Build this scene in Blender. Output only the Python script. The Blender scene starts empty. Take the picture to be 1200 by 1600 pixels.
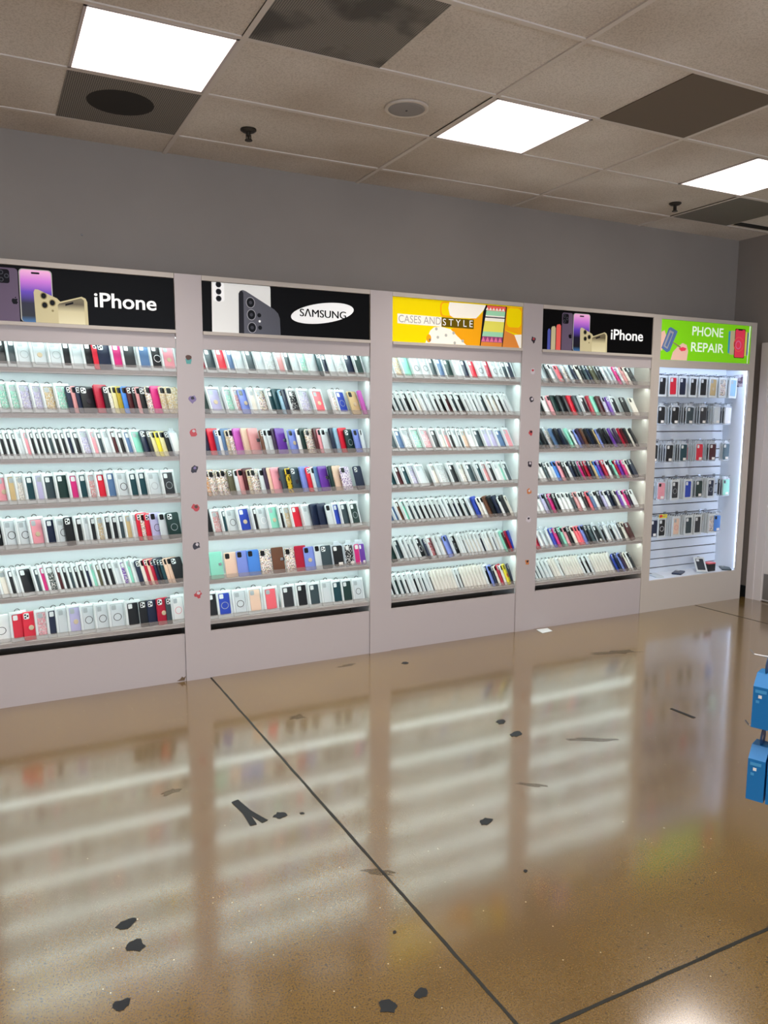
import bpy, math, random
from mathutils import Matrix, Vector
random.seed(7)
S = bpy.context.scene
C = S.collection

# ------------------------------------------------------------------ camera
cam_d = bpy.data.cameras.new('camera')
cam = bpy.data.objects.new('camera', cam_d); C.objects.link(cam)
cam_d.sensor_fit = 'VERTICAL'; cam_d.sensor_height = 36.0; cam_d.sensor_width = 27.0
cam_d.lens = 1215.068 * 36.0 / 1600.0
cam_d.shift_x = 5.126 / 1600.0; cam_d.shift_y = 16.88 / 1600.0
R_ = ((0.89098783, -0.45401858, 0.00279589), (0.05847265, 0.12085187, 0.99094691), (0.4502462, 0.88275815, -0.13422521))
cam.matrix_world = Matrix(((R_[0][0], R_[1][0], -R_[2][0], 0), (R_[0][1], R_[1][1], -R_[2][1], 0), (R_[0][2], R_[1][2], -R_[2][2], 1.5371), (0, 0, 0, 1)))
cam_d.clip_start = 0.05; cam_d.clip_end = 60
S.camera = cam

# ------------------------------------------------------------------ world, exposure, light levels
w = bpy.data.worlds.new('world'); S.world = w; w.use_nodes = True
w.node_tree.nodes['Background'].inputs[0].default_value = (0.75, 0.85, 1.0, 1)
w.node_tree.nodes['Background'].inputs[1].default_value = 3.0
S.view_settings.view_transform = 'Standard'; S.view_settings.look = 'None'
S.view_settings.exposure = 0.75; S.view_settings.gamma = 1.0; S.view_settings.use_curve_mapping = False
PANEL_E = 1.5          # ceiling light diffusers
LAMP_W = 8.0           # lamp behind each diffuser, watts
LED_E = 9.0           # strips under the shelves
LED_B = 9.0            # strips in the slatwall cabinet
SIGN_E = 0.35

# ------------------------------------------------------------------ materials
def lin(h):
    v = [int(h[i:i + 2], 16) / 255 for i in (0, 2, 4)]
    return tuple(a / 12.92 if a <= .04045 else ((a + .055) / 1.055) ** 2.4 for a in v) + (1,)
def newmat(name):
    m = bpy.data.materials.new(name); m.use_nodes = True
    nt = m.node_tree; return m, nt, nt.nodes['Principled BSDF']
def plain(name, h, rough=.45, metal=0, coat=0, spec=.5):
    m, nt, b = newmat(name)
    b.inputs['Base Color'].default_value = lin(h); b.inputs['Roughness'].default_value = rough
    b.inputs['Metallic'].default_value = metal; b.inputs['Coat Weight'].default_value = coat
    b.inputs['Specular IOR Level'].default_value = spec
    return m
def emis(name, h, e):
    m, nt, b = newmat(name)
    b.inputs['Base Color'].default_value = lin(h); b.inputs['Emission Color'].default_value = lin(h)
    b.inputs['Emission Strength'].default_value = e; b.inputs['Roughness'].default_value = .35
    return m
def node(nt, t, **k):
    n = nt.nodes.new(t)
    for a, v in k.items(): setattr(n, a, v)
    return n
def ramp(nt, fac, stops, const=False):
    r = node(nt, 'ShaderNodeValToRGB')
    if const: r.color_ramp.interpolation = 'CONSTANT'
    e = r.color_ramp.elements
    while len(e) < len(stops): e.new(.5)
    for x, (p, c) in zip(e, stops):
        x.position = p; x.color = lin(c) if isinstance(c, str) else c
    nt.links.new(fac, r.inputs[0]); return r
def mixc(nt, fac, a, b):
    m = node(nt, 'ShaderNodeMix', data_type='RGBA')
    if hasattr(fac, 'is_linked'): nt.links.new(fac, m.inputs[0])
    else: m.inputs[0].default_value = fac
    for s, v in ((6, a), (7, b)):
        if hasattr(v, 'is_linked'): nt.links.new(v, m.inputs[s])
        else: m.inputs[s].default_value = lin(v) if isinstance(v, str) else v
    return m.outputs[2]
def bump(nt, b, h, strength, dist=.002):
    n = node(nt, 'ShaderNodeBump'); n.inputs['Strength'].default_value = strength; n.inputs['Distance'].default_value = dist
    nt.links.new(h, n.inputs['Height']); nt.links.new(n.outputs[0], b.inputs['Normal'])

def wall_mat():
    m, nt, b = newmat('grey_wall_paint'); t = node(nt, 'ShaderNodeTexCoord')
    n = node(nt, 'ShaderNodeTexNoise'); n.inputs['Scale'].default_value = 1.3; n.inputs['Detail'].default_value = 5
    nt.links.new(t.outputs['Object'], n.inputs['Vector'])
    r = ramp(nt, n.outputs[0], [(.3, '8f8781'), (.7, '989089')]); nt.links.new(r.outputs[0], b.inputs['Base Color'])
    n2 = node(nt, 'ShaderNodeTexNoise'); n2.inputs['Scale'].default_value = 160
    nt.links.new(t.outputs['Object'], n2.inputs['Vector']); bump(nt, b, n2.outputs[0], .15)
    b.inputs['Roughness'].default_value = .6; return m
def ceil_mat():
    m, nt, b = newmat('ceiling_tile'); t = node(nt, 'ShaderNodeTexCoord')
    n = node(nt, 'ShaderNodeTexNoise'); n.inputs['Scale'].default_value = 140; n.inputs['Detail'].default_value = 4
    nt.links.new(t.outputs['Object'], n.inputs['Vector'])
    n2 = node(nt, 'ShaderNodeTexNoise'); n2.inputs['Scale'].default_value = 1.2; nt.links.new(t.outputs['Object'], n2.inputs['Vector'])
    r = ramp(nt, n.outputs[0], [(.35, 'd0c8be'), (.55, 'e6dfd6')])
    r2 = ramp(nt, n2.outputs[0], [(.3, 'd9d2ca'), (.7, 'ffffff')])
    mm = node(nt, 'ShaderNodeMix', data_type='RGBA', blend_type='MULTIPLY'); mm.inputs[0].default_value = 1
    nt.links.new(r.outputs[0], mm.inputs[6]); nt.links.new(r2.outputs[0], mm.inputs[7])
    nt.links.new(mm.outputs[2], b.inputs['Base Color']); bump(nt, b, n.outputs[0], .4)
    b.inputs['Roughness'].default_value = .9; return m
def floor_mat():
    m, nt, b = newmat('polished_concrete'); t = node(nt, 'ShaderNodeTexCoord'); L = nt.links.new
    def noise(s, d=5, rg=.6):
        n = node(nt, 'ShaderNodeTexNoise'); n.inputs['Scale'].default_value = s; n.inputs['Detail'].default_value = d
        n.inputs['Roughness'].default_value = rg; L(t.outputs['Object'], n.inputs['Vector']); return n.outputs[0]
    big = ramp(nt, noise(.9, 6), [(.3, '735a2c'), (.5, '816836'), (.72, '8f7644')])
    fine = ramp(nt, noise(190, 5, .75), [(.3, 'a8956e'), (.48, 'e6dbc4'), (.7, 'ffffff')])
    mm = node(nt, 'ShaderNodeMix', data_type='RGBA', blend_type='MULTIPLY'); mm.inputs[0].default_value = 1
    L(big.outputs[0], mm.inputs[6]); L(fine.outputs[0], mm.inputs[7])
    v = node(nt, 'ShaderNodeTexVoronoi'); v.inputs['Scale'].default_value = 55; L(t.outputs['Object'], v.inputs['Vector'])
    dens = ramp(nt, noise(1.1, 3), [(.38, (.1, .1, .1, 1)), (.6, (1, 1, 1, 1))])
    sp = ramp(nt, v.outputs['Distance'], [(.14, (1, 1, 1, 1)), (.24, (0, 0, 0, 1))])
    pick = node(nt, 'ShaderNodeMath', operation='GREATER_THAN'); pick.inputs[1].default_value = .68
    sep = node(nt, 'ShaderNodeSeparateColor'); L(v.outputs['Color'], sep.inputs[0]); L(sep.outputs[0], pick.inputs[0])
    a = node(nt, 'ShaderNodeMath', operation='MULTIPLY'); L(sp.outputs[0], a.inputs[0]); L(pick.outputs[0], a.inputs[1])
    a2 = node(nt, 'ShaderNodeMath', operation='MULTIPLY'); L(a.outputs[0], a2.inputs[0]); L(dens.outputs[0], a2.inputs[1])
    c1 = mixc(nt, a2.outputs[0], mm.outputs[2], '2a2010')
    v2 = node(nt, 'ShaderNodeTexVoronoi'); v2.inputs['Scale'].default_value = 38; L(t.outputs['Object'], v2.inputs['Vector'])
    sp2 = ramp(nt, v2.outputs['Distance'], [(.06, (1, 1, 1, 1)), (.1, (0, 0, 0, 1))])
    pk2 = node(nt, 'ShaderNodeMath', operation='GREATER_THAN'); pk2.inputs[1].default_value = .86
    sp_2 = node(nt, 'ShaderNodeSeparateColor'); L(v2.outputs['Color'], sp_2.inputs[0]); L(sp_2.outputs[1], pk2.inputs[0])
    a3 = node(nt, 'ShaderNodeMath', operation='MULTIPLY'); L(sp2.outputs[0], a3.inputs[0]); L(pk2.outputs[0], a3.inputs[1])
    c2 = mixc(nt, a3.outputs[0], c1, 'd8cba8')
    L(c2, b.inputs['Base Color'])
    rr = ramp(nt, noise(2.2, 5), [(.3, (.18, .18, .18, 1)), (.7, (.26, .26, .26, 1))]); L(rr.outputs[0], b.inputs['Roughness'])
    b.inputs['Coat Weight'].default_value = 1; b.inputs['Coat Roughness'].default_value = .115; b.inputs['Coat IOR'].default_value = 2.15
    b.inputs['Specular IOR Level'].default_value = .55
    bump(nt, b, noise(3.5, 3), .12, .004)
    return m
def perforated(name, stain):
    m, nt, b = newmat(name); t = node(nt, 'ShaderNodeTexCoord'); L = nt.links.new
    mp = node(nt, 'ShaderNodeMapping'); mp.inputs['Scale'].default_value = (110, 110, 110); L(t.outputs['Object'], mp.inputs[0])
    sx = node(nt, 'ShaderNodeSeparateXYZ'); L(mp.outputs[0], sx.inputs[0])
    fr = []
    for i in (0, 1):
        f = node(nt, 'ShaderNodeMath', operation='FRACT'); L(sx.outputs[i], f.inputs[0])
        s = node(nt, 'ShaderNodeMath', operation='SUBTRACT'); s.inputs[1].default_value = .5; L(f.outputs[0], s.inputs[0])
        q = node(nt, 'ShaderNodeMath', operation='POWER'); q.inputs[1].default_value = 2; L(s.outputs[0], q.inputs[0]); fr.append(q)
    ad = node(nt, 'ShaderNodeMath', operation='ADD'); L(fr[0].outputs[0], ad.inputs[0]); L(fr[1].outputs[0], ad.inputs[1])
    hole = node(nt, 'ShaderNodeMath', operation='LESS_THAN'); hole.inputs[1].default_value = .11; L(ad.outputs[0], hole.inputs[0])
    c = mixc(nt, hole.outputs[0], '8b857c', '1c1a17')
    if stain == 'blotch':
        n = node(nt, 'ShaderNodeTexNoise'); n.inputs['Scale'].default_value = 3.2; n.inputs['Detail'].default_value = 3; L(t.outputs['Object'], n.inputs['Vector'])
        r = ramp(nt, n.outputs[0], [(.5, (0, 0, 0, 1)), (.62, (.75, .75, .75, 1))]); c = mixc(nt, r.outputs[0], c, '2a2622')
    L(c, b.inputs['Base Color']); b.inputs['Roughness'].default_value = .6; return m
def speckle(name, cols, scale=260):
    """printed or glittered case back: small cells of several colours"""
    m, nt, b = newmat(name); t = node(nt, 'ShaderNodeTexCoord'); L = nt.links.new
    v = node(nt, 'ShaderNodeTexVoronoi'); v.inputs['Scale'].default_value = scale; L(t.outputs['Object'], v.inputs['Vector'])
    s = node(nt, 'ShaderNodeSeparateColor'); L(v.outputs['Color'], s.inputs[0])
    r = ramp(nt, s.outputs[0], [(i / len(cols), c) for i, c in enumerate(cols)], True)
    L(r.outputs[0], b.inputs['Base Color']); b.inputs['Roughness'].default_value = .25; return m
def spots(name, base, dot, scale, size):
    m, nt, b = newmat(name); t = node(nt, 'ShaderNodeTexCoord'); L = nt.links.new
    v = node(nt, 'ShaderNodeTexVoronoi'); v.inputs['Scale'].default_value = scale; L(t.outputs['Object'], v.inputs['Vector'])
    f = node(nt, 'ShaderNodeMath', operation='LESS_THAN'); f.inputs[1].default_value = size; L(v.outputs['Distance'], f.inputs[0])
    L(mixc(nt, f.outputs[0], base, dot), b.inputs['Base Color']); b.inputs['Roughness'].default_value = .3; return m
def clearmat(name, tint, alpha, rough=.08):
    m, nt, b = newmat(name)
    tr = node(nt, 'ShaderNodeBsdfTransparent'); mx = node(nt, 'ShaderNodeMixShader'); mx.inputs[0].default_value = alpha
    b.inputs['Base Color'].default_value = lin(tint); b.inputs['Roughness'].default_value = rough
    nt.links.new(tr.outputs[0], mx.inputs[1]); nt.links.new(b.outputs[0], mx.inputs[2])
    nt.links.new(mx.outputs[0], nt.nodes['Material Output'].inputs[0]); return m
def grad(name, stops, axis, lo, hi, e=0):
    """printed artwork whose ink runs through several colours along one axis"""
    m, nt, b = newmat(name); t = node(nt, 'ShaderNodeTexCoord'); L = nt.links.new
    s = node(nt, 'ShaderNodeSeparateXYZ'); L(t.outputs['Object'], s.inputs[0])
    mr = node(nt, 'ShaderNodeMapRange'); mr.inputs[1].default_value = lo; mr.inputs[2].default_value = hi; L(s.outputs[axis], mr.inputs[0])
    r = ramp(nt, mr.outputs[0], stops); L(r.outputs[0], b.inputs['Base Color']); L(r.outputs[0], b.inputs['Emission Color'])
    b.inputs['Emission Strength'].default_value = e; b.inputs['Roughness'].default_value = .3; return m

M = {}
M['wall'] = wall_mat(); M['ceil'] = ceil_mat(); M['floor'] = floor_mat()
M['lam'] = plain('white_laminate', 'c3b9b8', .38)
M['lam_warm'] = plain('warm_white_laminate', 'cbc1b6', .38)
M['inner'] = plain('bright_white_board', 'e4ecec', .5)
M['shelf'] = plain('shelf_edge', 'cfc8c4', .4)
M['slat'] = plain('slatwall_board', 'e3eaf2', .4)
M['dark'] = plain('dark_groove', '3a3640', .7)
M['card'] = plain('white_card', 'd9dfdf', .5)
M['cardin'] = plain('clear_case_on_card', 'c4cdcf', .2)
M['plaincard'] = plain('warm_white_card', 'dcd8cf', .55)
M['led'] = emis('led_strip', 'eafffc', LED_E)
M['ledb'] = emis('cool_led_strip', 'd2e2ff', LED_B)
M['panel'] = emis('light_diffuser', 'fff3ec', PANEL_E)
M['acrylic'] = clearmat('clear_acrylic', 'b2aaa5', .30, .2)
M['blister'] = clearmat('clear_blister', 'e2ebf2', .42)
M['grid'] = plain('ceiling_grid_metal', 'd2c9c0', .5)
M['steel'] = plain('steel', '9a9a9c', .3, 1)
M['hookm'] = plain('chrome_wire', 'b9bdc4', .25, .9)
M['sprk'] = plain('dark_bronze', '3a3630', .4, .6)
M['black'] = plain('black_rubber', '121214', .6)
M['patch'] = plain('dark_filler', '202326', .5, spec=.25)
M['joint'] = plain('joint_filler', '16160f', .6)
M['doorw'] = plain('door_paint', 'd8d0cc', .45)
M['scuff'] = plain('scuff_mark', '6a5338', .5)
M['ring'] = plain('ring_black', '18181a', .4); M['ringw'] = plain('ring_white', 'f0f0f0', .3); M['ringp'] = plain('ring_pink', 'e08a96', .4)
M['ringg'] = plain('ring_grey', 'aab2b4', .3)
M['gold_grip'] = plain('gold_grip', 'cfc0a0', .35, .2)
M['cut_light'] = plain('cutout_light', 'dfe3e2', .4); M['cut_dark'] = plain('lens_dark', '1b1d20', .2)
M['silver'] = plain('silver_clasp', 'b8bcc2', .25, .8)
M['strap'] = plain('dark_strap', '2a2630', .5)
M['label'] = plain('price_sticker', 'f3efe8', .5)
COL = dict(clear='cdd6d8', black='1e2226', slate='3a4a50', charcoal='33363a', navy='1c2740', denim='5878a0', royal='2c48b0', blue='4a86d8',
    teal='1d444c', forest='1f3936', slategreen='3c5650', mint='8ed8c0', sky='8fb6cc', periwinkle='7d90d8', lilac='b8b4d6', purple='6a3aa0', orchid='c05ab4', plum='40304a',
    magenta='d0307c', rose='d49494', pink='e69aa4', coral='ee6a74', red='d8263c', crimson='b01c38', maroon='4a1a20', peach='e8c8b0', beige='d8bca4', cream='e2ddd0',
    white='e8eae8', lemon='ddd6a0', yellow='ecdc3c', mustard='b09a2c', gold='c8b080', olive='5c5a44', brown='6a4634')
for k, v in COL.items(): M[k] = plain('case_' + k, v, .32)
M['floral'] = speckle('floral_print', ['ece6dc', 'f0ece4', 'e8b8a8', 'e9e3da', 'b8a060', '7a6a90', 'f2eee6', '506a58'])
M['dots'] = spots('dotted_print', '22282c', 'eef0ee', 120, .36); M['sunflower'] = spots('sunflower_print', 'd8b830', '3a2a18', 70, .4)
M['leopard'] = spots('leopard_print', 'e6dfe8', '7a5a9a', 110, .4); M['orange'] = plain('case_orange', 'd89040', .4)
for k in ('mint', 'lilac', 'gold', 'rose', 'pink', 'clear', 'cream', 'orange', 'forest', 'purple', 'crimson', 'peach'):
    base = COL.get(k, 'd89040'); M[k + '_g'] = speckle('glitter_' + k, [base, 'e8e8e4', base, base, 'c8ccc8', base, '98908c'], 330)
M['floral_g'] = M['floral']

# ------------------------------------------------------------------ mesh helpers
class MB:
    def __init__(s): s.v = []; s.f = []; s.m = []
    def box(s, x0, x1, y0, y1, z0, z1, mi=0):
        n = len(s.v)
        s.v += [(x0, y0, z0), (x1, y0, z0), (x1, y1, z0), (x0, y1, z0), (x0, y0, z1), (x1, y0, z1), (x1, y1, z1), (x0, y1, z1)]
        s.f += [tuple(n + i for i in q) for q in ((0, 3, 2, 1), (4, 5, 6, 7), (0, 1, 5, 4), (1, 2, 6, 5), (2, 3, 7, 6), (3, 0, 4, 7))]; s.m += [mi] * 6
        return s
    def slab(s, poly, y0, y1, bev=0, mi=0, mi_front=None):
        """poly in (x,z), counter-clockwise seen from the front (-y); front at y0"""
        n = len(s.v); k = len(poly)
        cx = sum(p[0] for p in poly) / k; cz = sum(p[1] for p in poly) / k
        loops = []
        def loop(y, d):
            i = len(s.v)
            for x, z in poly:
                dx, dz = cx - x, cz - z; l = math.hypot(dx, dz) or 1
                s.v.append((x + dx / l * d, y, z + dz / l * d))
            loops.append(i)
        if bev: loop(y0, bev)
        loop(y0 + bev * .8, 0); loop(y1 - bev * .8, 0)
        if bev: loop(y1, bev)
        for a, b in zip(loops, loops[1:]):
            for j in range(k):
                j2 = (j + 1) % k; s.f.append((a + j, b + j, b + j2, a + j2)); s.m.append(mi)
        s.f.append(tuple(loops[0] + j for j in range(k))); s.m.append(mi if mi_front is None else mi_front)
        s.f.append(tuple(loops[-1] + j for j in reversed(range(k)))); s.m.append(mi)
        return s
    def hslab(s, poly, z0, z1, mi=0):
        n = len(s.v); k = len(poly)
        s.v += [(x, y, z0) for x, y in poly] + [(x, y, z1) for x, y in poly]
        for j in range(k):
            j2 = (j + 1) % k; s.f.append((n + j, n + j2, n + k + j2, n + k + j)); s.m.append(mi)
        s.f += [tuple(n + k + j for j in range(k)), tuple(n + j for j in reversed(range(k)))]; s.m += [mi, mi]
        return s
    def annulus(s, cx, cz, r0, r1, y0, y1, a0=0, a1=360, n=24, mi=0):
        full = a1 - a0 >= 360; b = len(s.v); steps = n if full else n + 1
        for i in range(steps):
            a = math.radians(a0 + (a1 - a0) * i / n)
            for r, y in ((r0, y0), (r1, y0), (r1, y1), (r0, y1)): s.v.append((cx + r * math.cos(a), y, cz + r * math.sin(a)))
        for i in range(n if full else n):
            p, q = b + 4 * i, b + 4 * ((i + 1) % steps)
            for j in range(4):
                j2 = (j + 1) % 4; s.f.append((p + j, q + j, q + j2, p + j2)); s.m.append(mi)
        if not full:
            s.f += [(b, b + 1, b + 2, b + 3), tuple(b + 4 * n + j for j in (3, 2, 1, 0))]; s.m += [mi, mi]
        return s
    def tube(s, pts, r, n=8, mi=0):
        b = len(s.v); P_ = [Vector(p) for p in pts]
        for i, p in enumerate(P_):
            d = (P_[min(i + 1, len(P_) - 1)] - P_[max(i - 1, 0)]).normalized()
            u = d.cross(Vector((0, 0, 1)));  u = u if u.length > .1 else d.cross(Vector((1, 0, 0))); u.normalize(); w_ = d.cross(u)
            for j in range(n):
                a = 2 * math.pi * j / n; s.v.append(tuple(p + r * (math.cos(a) * u + math.sin(a) * w_)))
        for i in range(len(P_) - 1):
            for j in range(n):
                j2 = (j + 1) % n; s.f.append((b + i * n + j, b + i * n + j2, b + (i + 1) * n + j2, b + (i + 1) * n + j)); s.m.append(mi)
        s.f += [tuple(b + j for j in reversed(range(n))), tuple(b + (len(P_) - 1) * n + j for j in range(n))]; s.m += [mi, mi]
        return s
    def lathe(s, cx, cy, prof, n=20, mi=0):
        b = len(s.v); k = len(prof)
        for r, z in prof:
            for j in range(n):
                a = 2 * math.pi * j / n; s.v.append((cx + r * math.cos(a), cy + r * math.sin(a), z))
        for i in range(k - 1):
            for j in range(n):
                j2 = (j + 1) % n; s.f.append((b + i * n + j, b + i * n + j2, b + (i + 1) * n + j2, b + (i + 1) * n + j)); s.m.append(mi)
        s.f += [tuple(b + j for j in reversed(range(n))), tuple(b + (k - 1) * n + j for j in range(n))]; s.m += [mi, mi]
        return s
    def mesh(s, name, mats):
        me = bpy.data.meshes.new(name); me.from_pydata(s.v, [], s.f)
        for m in mats if isinstance(mats, (list, tuple)) else [mats]: me.materials.append(M[m] if isinstance(m, str) else m)
        for p, i in zip(me.polygons, s.m): p.material_index = i
        me.validate(); me.update(); return me
    def obj(s, name, mats, parent=None): return link(name, s.mesh(name, mats), parent)
def link(name, me, parent=None):
    o = bpy.data.objects.new(name, me); C.objects.link(o)
    if parent is not None: o.parent = parent
    return o
def rr(x0, z0, x1, z1, r, n=4):
    out = []
    for cx, cz, a in ((x1 - r, z0 + r, -90), (x1 - r, z1 - r, 0), (x0 + r, z1 - r, 90), (x0 + r, z0 + r, 180)):
        for i in range(n + 1):
            t = math.radians(a + 90 * i / n); out.append((cx + r * math.cos(t), cz + r * math.sin(t)))
    return out
def disc(cx, cz, r, n=20, ry=None, rot=0):
    ry = ry or r; c, s_ = math.cos(rot), math.sin(rot)
    return [(cx + c * r * math.cos(a) - s_ * ry * math.sin(a), cz + s_ * r * math.cos(a) + c * ry * math.sin(a)) for a in (2 * math.pi * i / n for i in range(n))]
def tag(o, label, cat, group=None):
    o['label'] = label; o['category'] = cat
    if group: o['group'] = group
    return o
def thing(name, label, cat, loc=(0, 0, 0), group=None):
    o = bpy.data.objects.new(name, None); C.objects.link(o); o.location = loc; o.empty_display_size = .05
    return tag(o, label, cat, group)
def struct(name, mb, mats):
    o = mb.obj(name, mats); o['kind'] = 'structure'; return o

# ------------------------------------------------------------------ room shell
D = 4.441          # front plane of the shelving
WY, RX, ZC = 4.74, 5.83, 3.029
XL, YB = -3.6, -4.6
struct('floor', MB().box(XL - .1, RX + .1, YB - .1, WY + .1, -.1, 0), 'floor')
struct('wall_back', MB().box(XL - .1, RX + .1, WY, WY + .1, 0, ZC + .1), 'wall')
struct('wall_right', MB().box(RX, RX + .1, YB, WY, 0, ZC + .1), 'wall')
struct('wall_left', MB().box(XL - .1, XL, YB, WY, 0, ZC + .1), 'wall')
# wall behind the viewer with the shop front windows in it
mb = MB().box(XL, RX, YB - .1, YB, 2.5, ZC + .1).box(XL, RX, YB - .1, YB, 0, .3)
for x0, x1 in ((XL, -2.8), (.9, 1.2), (4.9, RX)): mb.box(x0, x1, YB - .1, YB, .3, 2.5)
struct('wall_front', mb, 'wall')
struct('ceiling', MB().box(XL - .1, RX + .1, YB - .1, WY + .1, ZC + .004, ZC + .1), 'ceil')
# suspended ceiling grid
XA, Y1, U2 = .4106, 4.4273, .6096
gm = MB(); hb = .012
nrow = 14
for r in range(nrow):
    y = Y1 - U2 * r
    gm.box(XL, RX, y - hb, y + hb, ZC - .002, ZC + .006)
for i in range(-7, 10, 2):
    x = XA + U2 * i
    if XL < x < RX: gm.box(x - hb, x + hb, YB, WY, ZC - .0025, ZC + .006)
def half_tee(i, r):     # short tee that halves a long tile, between row line r and r+1
    x = XA + U2 * i; gm.box(x - hb, x + hb, Y1 - U2 * (r + 1), Y1 - U2 * r, ZC - .0015, ZC + .006)
CELLS = [(1, 0), (1, 1), (1, 2), (1, 3), (3, 1), (5, 2), (7, 0), (7, 1), (1, -1)]
for c in CELLS:
    if c[1] >= 0: half_tee(*c)
struct('trim_1', gm, 'grid')
struct('baseboard_right', MB().box(RX - .012, RX, 4.43, WY, 0, .1), 'black')
# door at the right
dm = MB().box(RX - .03, RX, 4.36, 4.43, 0, 2.157).box(RX - .02, RX, 4.29, 4.36, 0, 2.12).box(RX - .03, RX, 3.30, 4.36, 2.09, 2.157).box(RX - .03, RX, 3.23, 3.30, 0, 2.157)
struct('trim_2', dm, 'doorw')
dr = struct('door_1', MB().box(RX - .015, RX - .001, 3.30, 4.29, .01, 2.09), 'doorw')
MB().box(RX - .018, RX - .0152, 3.32, 4.275, .02, .24).obj('kick_plate', 'steel', dr)
MB().tube([(RX - .016, 4.24, 1.0), (RX - .05, 4.24, 1.0), (RX - .055, 4.15, 1.0)], .01).obj('door_handle', 'steel', dr)

# floor joints and dark filler patches belong to the floor
fl = bpy.data.objects['floor']
def wob(x0, y0, x1, y1, wd, n=40):
    pts = []; dx, dy = x1 - x0, y1 - y0; l = math.hypot(dx, dy); nx, ny = -dy / l, dx / l; a, b = [], []
    for i in range(n + 1):
        t = i / n; o1, o2 = (random.uniform(.75, 1.2) * wd / 2 for _ in (0, 1))
        a.append((x0 + dx * t + nx * -o1, y0 + dy * t + ny * -o1)); b.append((x0 + dx * t + nx * o2, y0 + dy * t + ny * o2))
    return a, b
def strip(name, x0, y0, x1, y1, wd, mat, z=.0012, n=40):
    a, b = wob(x0, y0, x1, y1, wd, n); m_ = MB()
    for i in range(n): m_.hslab([a[i], a[i + 1], b[i + 1], b[i]], .0002, z)
    return m_.obj(name, mat, fl)
strip('floor_joint', 1.130, D, 1.130, -4.4, .011, 'joint', n=160)
strip('floor_joint', 1.135, 1.40, RX, 1.412, .011, 'joint', n=90)
strip('floor_joint', 5.19, 4.43, 5.27, 1.42, .008, 'joint', n=60)
def blob(cx, cy, rx, ry, rot=0, seed=0, n=14, jit=.25):
    rg = random.Random(seed); c, s_ = math.cos(rot), math.sin(rot); out = []
    for i in range(n):
        a = 2 * math.pi * i / n; k = 1 + rg.uniform(-jit, jit); x, y = rx * k * math.cos(a), ry * k * math.sin(a)
        out.append((cx + c * x - s_ * y, cy + s_ * x + c * y))
    return out
for i, (x, y, a, b) in enumerate([(.305, 2.304, .030, .020), (.314, 2.189, .026, .028), (.24, 1.967, .022, .020), (.863, 1.647, .024, .024), (.969, 1.648, .022, .018),
        (2.274, 3.10, .030, .020), (2.247, 2.941, .036, .024), (1.637, 2.314, .032, .022), (2.298, 4.16, .022, .022), (.949, 2.714, .026, .024),
        (1.03, 2.69, .008, .008), (1.57, 1.98, .008, .007), (2.86, 2.02, .008, .007), (1.02, 1.9, .007, .006), (.62, 3.11, .0, .0)]):
    if a: MB().hslab(blob(x, y, a, b, .4, i), .0002, .0015).obj('filler_patch', 'patch', fl)
MB().hslab([(.808, 2.90), (.838, 2.91), (.858, 2.80), (.893, 2.70), (.868, 2.69), (.846, 2.765), (.846, 2.69), (.820, 2.69), (.822, 2.79)], .0002, .0015).obj('filler_patch', 'patch', fl)
M['stain'] = clearmat('floor_stain', '4a3c22', .2, .25)
for i, (x, y, a, b, r) in enumerate([(.613, 3.10, .035, .022, .3), (1.371, 3.629, .045, .03, .2), (3.67, 3.73, .16, .035, -.3), (2.54, 2.72, .12, .018, -.5), (1.98, 2.48, .07, .012, -.7), (1.12, 2.2, .05, .015, -.6), (1.94, 4.281, .06, .015, .1)]):
    MB().hslab(blob(x, y, a, b, r, 30 + i, 18, .4), .0002, .0008).obj('floor_stain', 'stain', fl)

# ------------------------------------------------------------------ ceiling fittings
def panel_light(i, y0, label):
    x0 = XA + U2 * i + hb; x1 = XA + U2 * (i + 1) - hb; y1 = y0 - U2 + hb; y0 = y0 - hb
    t = thing('ceiling_light', label, 'ceiling light', ((x0 + x1) / 2, (y0 + y1) / 2, ZC), 'square ceiling light panels')
    a, b = (x1 - x0) / 2, (y0 - y1) / 2; e = .012
    f = MB().box(-a, a, -b, -b + e, -.003, .003).box(-a, a, b - e, b, -.003, .003).box(-a, -a + e, -b, b, -.003, .003).box(a - e, a, -b, b, -.003, .003)
    f.obj('frame', 'lam', t)
    MB().box(-a + e, a - e, -b + e, b - e, -.001, .002).obj('diffuser', 'panel', t)
    ld = bpy.data.lights.new('panel_lamp', 'AREA'); ld.shape = 'SQUARE'; ld.size = .56; ld.energy = LAMP_W; ld.spread = math.radians(108); ld.color = (1, .95, .9)
    lo = bpy.data.objects.new('panel_lamp', ld); C.objects.link(lo); lo.parent = t; lo.location = (0, 0, -.004)
Yl = Y1 - U2
panel_light(0, Yl, 'lit square ceiling panel at left, beside the round-stained grille')
panel_light(3, Yl, 'lit square ceiling panel next to the round ceiling speaker')
panel_light(6, Yl, 'lit square ceiling panel cut off by the right edge of the photo')
n_ = 0
for yy in (Yl - 4 * U2, Yl - 8 * U2, Yl - 11 * U2):  # further panels out of view, added to light the room
    for i in (-5, -2, 1, 4, 7):
        if i == 4 and yy > 1: continue
        n_ += 1; panel_light(i, yy, 'added unseen ceiling panel over the sales floor, for room light')
panel_light(-3, Yl, 'added ceiling panel for room light, outside the view on the left')  # continues the visible row unseen, added for room light
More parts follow.
